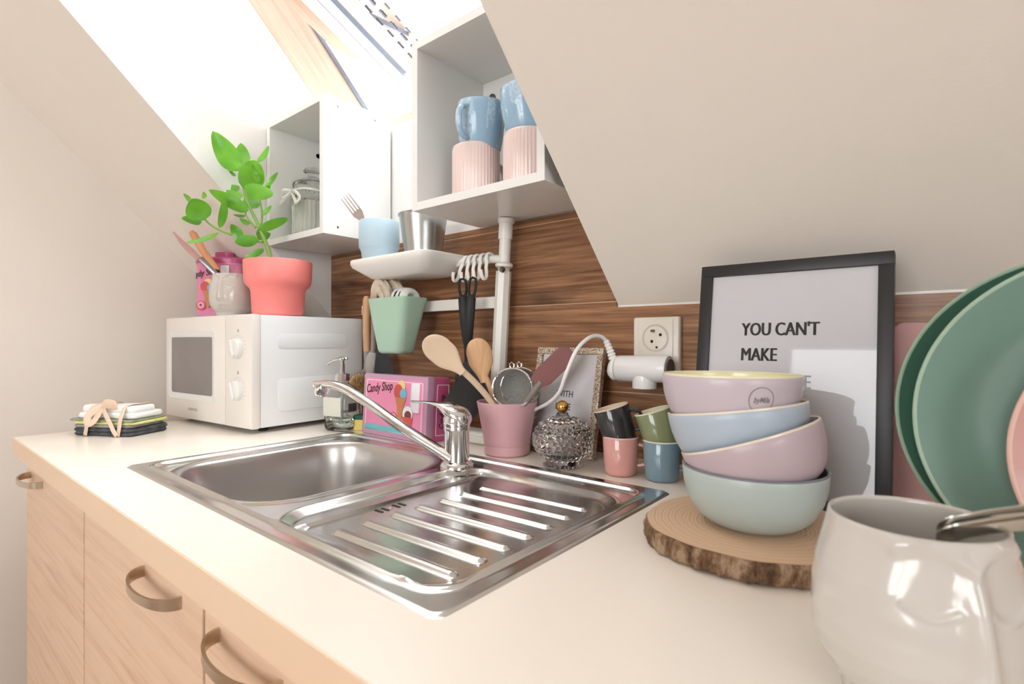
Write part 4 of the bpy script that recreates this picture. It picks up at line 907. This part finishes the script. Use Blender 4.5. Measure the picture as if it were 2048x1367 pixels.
# utensil pot
pinkp = mat('rose_pot', (212, 166, 172), .4)
up = Vector((-.650, .770, CT))
upot = thing('utensil_pot', 'rose pink flared pot holding wooden spoons and strainers', 'pot', up)
a, b_ = shell([(.040, 0), (.043, .003), (.0438, .018), (.0432, .0185), (.0440, .020), (.0465, .040), (.0575, .0985)], .003); emit('body', a, pinkp, upot, smooth=30); emit('interior', b_, pinkp, upot)
beech = mat('beech_spoon', (216, 176, 138), .5); t, b = nt(beech); t.links.new(ramp(t, noise(t, coords(t, (40, 40, 4)), 2, 4, .6, .6), [(.3, (200, 156, 114)), (.7, (224, 184, 144))]), b.inputs['Base Color'])
pale = mat('pale_birch', (226, 200, 172), .55)
def spoon(label, hpts, dpts, m, wid, face, hollow=.0):
    o = hpts[0]; r = thing('wooden_spoon', label, 'spoon', o, group='wooden spoons in the rose pot')
    bm = NB(); tube(bm, spline(hpts, 6), .0058, 12); emit('handle', bm, m, r, world=o)
    a, b2 = dpts; ax = (b2-a); L = ax.length; ax.normalize(); sd_ = ax.cross(Vector(face)).normalized(); n_ = sd_.cross(ax)
    bm = NB(); rings = []
    for i in range(25):
        s_ = 1-(1-i/24)**1.5; w_ = wid*((.30+.70*sst(0, .50, s_)) if s_ < .62 else max(1-((s_-.62)/.38)**2.2, .0)**.5+.02); th = .0042+.002*math.sin(math.pi*s_)
        c_ = a+ax*(s_*L)+n_*(.006*math.sin(math.pi*s_))
        rings.append([c_+sd_*(w_*math.cos(q))+n_*(th*math.sin(q)+ (-.35*w_*(1-math.cos(q)**2)*hollow if math.sin(q) < 0 else 0)) for q in [2*math.pi*k/28 for k in range(28)]])
    loft(bm, rings); emit('bowl', bm, m, r, world=o, smooth=60)
spoon('pale wooden spatula spoon leaning left in the rose pot', [at(1020, 860, .985), at(985, 806, .965), at(950, 765, .945), at(918, 735, .93)], (at(926, 745, .93), at(850, 676, .915)), pale, .0245, (-.5, .8, .1), 0)
spoon('wooden spoon with a deeper bowl standing almost upright in the rose pot', [at(1005, 860, .98), at(992, 806, .972), at(978, 768, .965), at(968, 750, .962)], (at(968, 764, .962), at(952, 676, .955)), beech, .0232, (-.55, .8, .1), .6)
mesh_m = mat('wire_mesh', (140, 140, 136), .65, .1); t, b = nt(mesh_m)
ck = t.nodes.new('ShaderNodeTexChecker'); ck.inputs['Scale'].default_value = 900; t.links.new(coords(t), ck.inputs['Vector'])
al = math_(t, 'ADD', math_(t, 'MULTIPLY', ck.outputs['Fac'], .35), .55); t.links.new(al, b.inputs['Alpha'])
def strainer(label, c_, hend, r_=.036):
    r = thing('tea_strainer', label, 'strainer', c_, group='tea strainers in the rose pot')
    n_ = (Vector((0, 0, CAMZ))-c_).normalized(); n_ = Vector((n_.x+.12, n_.y, n_.z*.3)).normalized(); M = Matrix.Translation(c_) @ n_.to_track_quat('Z', 'Y').to_matrix().to_4x4()
    bm = NB(); tube(bm, [M @ Vector((r_*math.cos(q*math.pi/24), r_*math.sin(q*math.pi/24), 0)) for q in range(49)], .0020, 8); emit('rim', bm, chrome, r, world=c_)
    bm = NB(); lathe(bm, [(r_, 0), (r_*.93, -.008), (r_*.75, -.017), (r_*.45, -.023), (.001, -.025)], 40, M, cap0=False); emit('mesh_bowl', bm, mesh_m, r, world=c_)
    upv = (M.to_3x3() @ Vector((0, 1, 0)))
    bm = NB(); tube(bm, [c_+Vector((-.004, 0, r_)), c_+Vector((-.007, 0, r_+.007)), c_+Vector((-.002, 0, r_+.0115)), c_+Vector((.004, 0, r_+.007)), c_+Vector((.003, 0, r_))], .0013, 8); emit('hanging_loop', bm, chrome, r, world=c_)
    bm = NB(); tube(bm, [c_+Vector((0, 0, -r_)), Vector(hend)], .002, 8); emit('handle', bm, chrome, r, world=c_)
strainer('round wire tea strainer at the front in the rose pot', at(1025, 776, .958), up+Vector((.01, -.004, .01)))
strainer('round wire tea strainer just behind the other one in the rose pot', at(1040, 773, .99), up+Vector((.014, .016, .01)), .0355)
sl = at(1032, 860, .985); rb_ = thing('silicone_spatula', 'mauve silicone spatula with a grey handle, leaning right in the rose pot', 'spatula', sl)
bm = NB(); tube(bm, [sl, at(1048, 808, .965), at(1075, 772, .955), at(1083, 762, .952)], [.0045, .0055, .006, .006], 12); emit('handle', bm, mat('grey_handle', (136, 126, 118), .5), rb_, world=sl)
a, b2 = at(1070, 769, .954), at(1142, 699, .940); ax = (b2-a).normalized(); L = (b2-a).length; face = Vector((-.5, .85, .1)); sd_ = ax.cross(face).normalized(); M = frame_M(a-ax*.0+ax.cross(sd_)*.003, sd_, ax)
bm = NB(); W = .0185; pts = [(-.009, .002), (-.013, .008), (-W, .020), (-W, L-.016), (-.014, L-.006), (-.007, L), (.007, L), (.014, L-.006), (W, L-.016), (W, .016), (.013, .003), (.009, .001)]
poly(bm, pts, .006, M); bmesh.ops.bevel(bm, geom=[e for e in bm.edges], offset=.0018, segments=2, affect='EDGES'); emit('blade', bm, mat('mauve_silicone', (136, 88, 86), .5), rb_, world=sl, smooth=50)

# glass bon-bon bowl
gp = Vector((-.511, .752, CT))
gb = thing('hobnail_glass_bowl', 'round knobbly clear glass bowl with a gold ball on its lid', 'lidded bowl', gp)
def ell(z): return max(.0, 1-((z-.047)/.0375)**2)**.5
bm = NB(); prof = [(.030, .0), (.031, .002), (.027, .008), (.024, .012)]+[(.0475*ell(z)+.0005, z) for z in (.014, .020, .028, .038, .047, .056)]+[(.0445*ell(.058), .058), (.042*ell(.056), .056)]+[(.043*ell(z), z) for z in (.047, .036, .026, .018)]+[(.012, .0155), (.001, .015)]
lathe(bm, prof, 56); emit('body', bm, bowlglass, gb, smooth=60)
bm = NB(); lathe(bm, [(.041, .0585), (.0475*ell(.060), .0595), (.0475*ell(.066), .066), (.0475*ell(.074), .074), (.018, .082), (.0125, .085), (.010, .090), (.0085, .092), (.001, .093), (.001, .078), (.016, .077), (.030, .070), (.039, .061)], 56); lid = emit('lid', bm, bowlglass, gb, smooth=60)
def nubs(parent, z0, z1):
    bm = NB(); z = z0; row = 0
    while z < z1:
        rad = .0478*ell(z); n = max(6, int(2*math.pi*rad/.0092))
        for k in range(n):
            a = 2*math.pi*(k+.5*(row % 2))/n; p = Vector((rad*math.cos(a), rad*math.sin(a), z)); nn_ = Vector((math.cos(a)*rad/.0478, math.sin(a)*rad/.0478, (z-.047)/.0375)).normalized()
            M = Matrix.Translation(p-nn_*.0008) @ nn_.to_track_quat('Z', 'Y').to_matrix().to_4x4(); lathe(bm, [(.0044, 0), (.0042, .0020), (.0030, .0044), (.0006, .0056)], 10, M)
        z += .0074; row += 1
    emit('hobnails', bm, bowlglass, parent, smooth=70)
nubs(gb, .016, .057); nubs(lid, .063, .080)
bm = NB()
for k in range(22):
    a = 2*math.pi*k/22; bmesh.ops.create_uvsphere(bm, u_segments=8, v_segments=6, radius=.0028, matrix=Matrix.Translation((.0305*math.cos(a), .0305*math.sin(a), .0029)))
emit('beaded_foot', bm, bowlglass, gb, smooth=70)
bm = NB(); bmesh.ops.create_uvsphere(bm, u_segments=28, v_segments=16, radius=.0108, matrix=Matrix.Translation((0, 0, .1015))); emit('knob', bm, mat('gold', (214, 168, 96), .12, 1), lid)['label'] = 'gold ball knob'

# espresso mugs
def smallmug(label, loc, rot, col, incol, hyaw, hh=True):
    m_ = mat('glaze_%d_%d_%d' % col, col, .18, coat=.6); mi = mat('glaze_%d_%d_%d' % incol, incol, .25, coat=.3)
    r = thing('espresso_cup', label, 'cup', loc, rot, 'small glazed espresso cups beside the bowls')
    a, b_ = shell([(.0215, 0), (.0238, .0022), (.0255, .008), (.0272, .025), (.0288, .0595)], .0026); emit('body', a, m_, r, smooth=60); emit('interior', b_, mi, r)
    bm = NB(); tube(bm, [(.0275*math.cos(q*math.pi/24), .0275*math.sin(q*math.pi/24), .0602) for q in range(49)], .0014, 6); emit('rim', bm, mi, r)
    emit('handle', handle_bm(.026, .016, .049, .017, .0038, .8, hyaw), m_, r)
    return r
smallmug('pink espresso cup on the worktop, under the black one', (-.409, .768, CT), (0, 0, 0), (214, 156, 148), (232, 200, 192), R(20))
smallmug('black espresso cup leaning left on the pink one', (-.4078, .7700, CT+.0485), vtilt((-.411, .769), 17, 0), (44, 46, 50), (226, 206, 186), R(25))
smallmug('blue-grey espresso cup on the worktop, beside the bowl stack', (-.344, .778, CT), (0, 0, 0), (112, 138, 152), (226, 224, 214), R(20))
smallmug('green espresso cup leaning left on the blue-grey one', (-.3415, .781, CT+.0475), vtilt((-.346, .779), 17, 0), (126, 136, 98), (220, 214, 190), R(30))

# wood slice
slc = Vector((-.160, .592, .9004)); SH = .0215
bark = mat('bark', (128, 98, 74), .9); t, b = nt(bark); n1 = noise(t, coords(t, (1, 1, .45)), 75, 6, .7)
t.links.new(ramp(t, n1, [(.34, (74, 52, 36)), (.48, (126, 96, 70)), (.62, (176, 150, 124)), (.75, (120, 92, 66))]), b.inputs['Base Color']); bump(t, b, n1, 1.0, .006)
ringw = mat('ring_wood', (222, 190, 158), .6); t, b = nt(ringw); wv = t.nodes.new('ShaderNodeTexWave'); wv.wave_type = 'RINGS'; wv.rings_direction = 'Z'; wv.inputs['Scale'].default_value = 42; wv.inputs['Distortion'].default_value = 3; wv.inputs['Detail'].default_value = 3; wv.inputs['Detail Scale'].default_value = 1.2
t.links.new(coords(t), wv.inputs['Vector']); ncol = ramp(t, wv.outputs['Fac'], [(.2, (214, 180, 148)), (.6, (228, 198, 168)), (.95, (204, 168, 136))]); t.links.new(ncol, b.inputs['Base Color'])
ws = thing('wood_slice', 'round bark-edged wood slice under the bowl stack', 'wood slice', slc)
random.seed(5); N = 140
def srad(i, k=0): a = 2*math.pi*i/N; return .1075+.0035*math.sin(2*a+.6)+.0015*math.sin(5*a+1)+.0006*math.sin(13*a)+(k*.0014*math.sin(29*a+k*3)+k*.0011*random.uniform(-1, 1))
rng = []
for (k, ins, z) in ((0, .006, 0), (1, .001, .002), (1, 0, .006), (1, .0005, .010), (1, 0, .015), (1, .0005, .0185), (0, .0022, SH)):
    rng.append([((srad(i, k)-ins)*math.cos(2*math.pi*i/N), (srad(i, k)-ins)*math.sin(2*math.pi*i/N), z) for i in range(N)])
bm = NB(); loft(bm, rng, cap1=False); emit('bark', bm, bark, ws, smooth=50)
bm = NB(); loft(bm, [[((srad(i)-.0024)*q*math.cos(2*math.pi*i/N), (srad(i)-.0024)*q*math.sin(2*math.pi*i/N), SH+.0002) for i in range(N)] for q in (1, .5, .01)], cap0=False); emit('cut_face', bm, ringw, ws, smooth=0)
# bowls
BOWLP = [(.034, 0), (.038, .0008), (.048, .0055), (.0563, .0125), (.0624, .0215), (.0664, .0315), (.0690, .042), (.0702, .052), (.0708, .060)]
def bowl(label, loc, rot, col, incol):
    r = thing('cereal_bowl', label, 'bowl', loc, rot, 'pastel bowls in a leaning stack')
    m_ = mat('bowl_%d_%d_%d' % col, col, .38, coat=.15); mi = mat('bowl_%d_%d_%d' % incol, incol, .25, coat=.3)
    a, b_ = shell(BOWLP, .0024, 72)
    emit('body', a, m_, r, smooth=70); emit('interior', b_, mi, r, smooth=70)
    bm = NB(); tube(bm, [(.0695*math.cos(q*math.pi/36), .0695*math.sin(q*math.pi/36), .0607) for q in range(73)], .00145, 6); emit('rim', bm, mi, r)
    return r, m_
bc = Vector((-.161, .592)); bz = slc.z+SH+.0004
cream_i = (232, 226, 190)
bowl('pale grey-green bowl at the bottom of the stack', (bc.x, bc.y, bz), (0, 0, 0), (172, 184, 180), (120, 122, 130))
def bowlat(u, v_, d, roll, pitch):       # rim centre seen at (u, v_)
    c_ = at(u, v_, d); e_ = vtilt((c_.x, c_.y), roll, pitch); upv = e_.to_matrix() @ Vector((0, 0, 1)); return c_-upv*.061, e_
p_, e_ = bowlat(1496, 870, .560, 19, 3); bowl('mauve bowl second from the bottom, tilted steeply to the left', p_, e_, (184, 166, 172), (228, 216, 196))
p_, e_ = bowlat(1470, 814, .574, 8, 3); bowl('pale blue bowl third from the bottom of the stack', p_, e_, (172, 184, 197), (228, 216, 196))
p_, e_ = bowlat(1460, 748, .574, 0, 1); tb, tm_ = bowl('lilac bowl with cream inside at the top of the stack', p_, e_, (194, 182, 190), cream_i)
logo_m = mat('logo_grey', (128, 120, 120), .5)
vd = Vector((-p_[0], -p_[1], 0)); az0 = math.atan2(vd.y, vd.x); 
# mark printed on the side of the top bowl (local frame of the bowl)
def rad_at(z):
    pr_ = BOWLP
    for (a, z0), (b2, z1) in zip(pr_, pr_[1:]):
        if z0 <= z <= z1: return a+(b2-a)*(z-z0)/(z1-z0)
    return .0708
azl = az0+R(24)
def wrap(x, z, o=.0003): rr_ = rad_at(z)+o; a = azl+x/.07; return Vector((rr_*math.cos(a), rr_*math.sin(a), z))
bm = NB(); tube(bm, [wrap(.0122*math.cos(q*math.pi/24), .0395+.0122*math.sin(q*math.pi/24)) for q in range(49)], .00035, 6); emit('logo_ring', bm, logo_m, tb)
text('byMila', .0078, logo_m, tb, Matrix.Identity(4), shear=.3, sx=.8, bold=.0001, align='CENTER', fn=lambda c_: wrap(c_.x, .0370+c_.y, .0003+c_.z*.3))

# plates in the rack
def plate(name, label, c_, rad_, lean, col, rimc, deep=False, yaw=0):
    m_ = mat('plate_%d_%d_%d' % col, col, .35, coat=.2); mr_ = mat('plate_%d_%d_%d' % rimc, rimc, .4)
    r = thing('dinner_plate', label, 'plate', c_, (R(90)-lean, 0, yaw), name)
    f_ = rad_/.135
    bm = NB(); pr_ = [(.001, .0), (.085*f_, .0), (.095*f_, -.0), (.112*f_, .008), (.134*f_, .0165), (.135*f_, .0185), (.134*f_, .0195), (.118*f_, .0135), (.101*f_, .0065), (.09*f_, .0045), (.001, .004)]
    lathe(bm, pr_, 96); emit('body', bm, m_, r, smooth=60)
    bm = NB(); tube(bm, [(.1345*f_*math.cos(q*math.pi/48), .1345*f_*math.sin(q*math.pi/48), .018) for q in range(97)], .0019, 8); emit('rim', bm, mr_, r)
    return r
plate('plates standing in the rack', 'dark green plate standing at the back of the rack', (.095, .640, 1.0520), .135, R(3), (58, 94, 78), (150, 176, 152))
plate('plates standing in the rack', 'sage green plate standing in front of the dark green one', (.110, .604, 1.0500), .135, R(3), (112, 142, 130), (160, 184, 164))
plate('plates standing in the rack', 'dusty pink smaller plate at the right edge of the photo', (.146, .572, 1.0300), .112, R(3), (196, 150, 142), (220, 180, 168))
rk = thing('plate_rack', 'low wire plate rack holding the standing plates', 'rack', (.12, .60, CT))
wire_m = mat('rack_wire', (210, 208, 204), .35, .6)
for yy in (-.045, .062):
    bm = NB(); tube(bm, [(-.07, yy, .004), (.12, yy, .004)], .0035, 8); emit('rail', bm, wire_m, rk)
for xx in (-.06, .11):
    bm = NB(); tube(bm, [(xx, -.045, .004), (xx, .062, .004)], .0035, 8); emit('cross_bar', bm, wire_m, rk)

# foreground face mug with cutlery
fm = facepot('large grey glazed mug with a moulded face, in the right foreground', (-.0175, .3955, CT), R(33), 'face_mug')
for k, (lb, dv_, dd) in enumerate((('steel cutlery handle resting over the mug rim, the upper one', 0, 0), ('steel cutlery handle resting over the mug rim, the lower one', 17, -.012))):
    o = at(1900, 1052+dv_, .306+dd); r = thing('steel_spoon', lb, 'spoon', o, group='cutlery in the face mug')
    pts = [at(1880, 1150+dv_, .335), at(1886, 1085+dv_, .318+dd*.5), o, at(1965, 1037+dv_, .297+dd), at(2050, 1026+dv_, .290+dd), at(2230, 1004+dv_*1.2, .280+dd)]
    bm = NB(); tube(bm, spline(pts, 6), [.0035]*10+[.0045, .0052]+[.0060]*12+[.0065]*7, 14, flat=.42, up=(0, .2, 1)); emit('handle', bm, stl, r, world=o)

# cloth bundle on the left
cbp = Vector((-1.492, .370, CT)); cb = thing('tied_cloth_bundle', 'stack of folded cloths tied with pale ribbon, at the left end of the worktop', 'cloths', cbp, (0, 0, R(30)))
def cloth(w_, d_, z0, h, m, seed, ox_=0, oy_=0, rot=0, round_=.9):
    random.seed(seed); N = 96; ph = [random.uniform(0, 6.3) for _ in range(6)]; base = rr(0, 0, w_, d_, .012, 0, 23); rings = []
    for (ins, zf) in ((.012, 0), (.003, .06), (0, .3), (0, .6), (.003, .92), (.012, 1), (.03, 1.02)):
        ring = []
        for i, (x, y, _) in enumerate(base):
            a = math.atan2(y, x); L = math.hypot(x, y); wob = .0022*math.sin(3*a+ph[0])+.0016*math.sin(7*a+ph[1])+.0008*math.sin(17*a+ph[2])
            zz_ = z0+h*zf*(1+.10*math.sin(2*a+ph[3])+.07*math.sin(5*a+ph[4])); k = (L-ins+wob)/L; ring.append((x*k, y*k, zz_))
        rings.append(ring)
    bm = NB(); loft(bm, rings, M=Matrix.Translation((ox_, oy_, 0)) @ Matrix.Rotation(rot, 4, 'Z')); return emit('folded_cloth', bm, m, cb, smooth=80)
def fab(nm, c1, c2, sc_=60):
    m = mat(nm, c1, .9); t, b = nt(m); t.links.new(ramp(t, noise(t, coords(t, (1, 1, 3)), sc_, 4, .7), [(.4, c1), (.62, c2)]), b.inputs['Base Color']); bump(t, b, noise(t, coords(t), 400, 2, .5), .4, .001); return m
dk = fab('charcoal_cloth', (58, 60, 66), (92, 94, 100)); gy = fab('grey_cloth', (140, 138, 134), (168, 164, 160)); yl = fab('yellow_cloth', (206, 206, 120), (226, 226, 160)); gn = fab('sage_cloth', (130, 138, 112), (160, 164, 140))
for args in ((.158, .100, .0, .0095, dk, 1), (.160, .102, .0085, .0095, dk, 2, .001, .001), (.152, .098, .0175, .0085, gy, 3, -.003, 0), (.160, .102, .0255, .0065, yl, 4, .005, .002), (.170, .098, .0315, .0055, gn, 5, -.006, .0), (.150, .085, .037, .014, white_c, 6, .001, 0, .03), (.140, .070, .049, .016, white_c, 7, .0, .0, -.05)): cloth(*args)
tie = mat('pale_ribbon', (226, 200, 178), .7)
def band(x, s_=1, seed=0):
    bm = NB(); pts = [(x-.004, -.054, .002), (x, -.0545, .018), (x+.001, -.053, .034), (x, -.047, .050), (x-.003, -.032, .066), (x, .0, .0675), (x, .032, .066), (x, .047, .050), (x, .053, .034), (x, .0545, .002)]
    tube(bm, spline(pts, 4), .0055, 8, flat=.22, up=(0, -1, .3)); emit('ribbon', bm, tie, cb)
band(-.033); band(.052)
bm = NB(); tube(bm, spline([(-.004, -.040, .064), (.012, -.050, .050), (.028, -.055, .032), (.042, -.0575, .012), (.050, -.0575, .003)], 4), .005, 8, flat=.22, up=(0, -1, .3)); emit('ribbon', bm, tie, cb)
for pts in ([(-.004, -.040, .066), (-.016, -.05, .058), (-.026, -.057, .044), (-.022, -.060, .030), (-.010, -.058, .034), (-.004, -.045, .060)], [(-.004, -.040, .066), (.010, -.046, .074), (.028, -.046, .073), (.026, -.044, .066), (.006, -.042, .064)]):
    bm = NB(); tube(bm, spline(pts, 5), .008, 8, flat=.2, up=(0, -1, .1)); emit('bow_loop', bm, tie, cb)
bm = NB(); bmesh.ops.create_uvsphere(bm, u_segments=12, v_segments=8, radius=.005, matrix=Matrix.Translation((-.004, -.040, .066))); emit('bow_knot', bm, tie, cb)
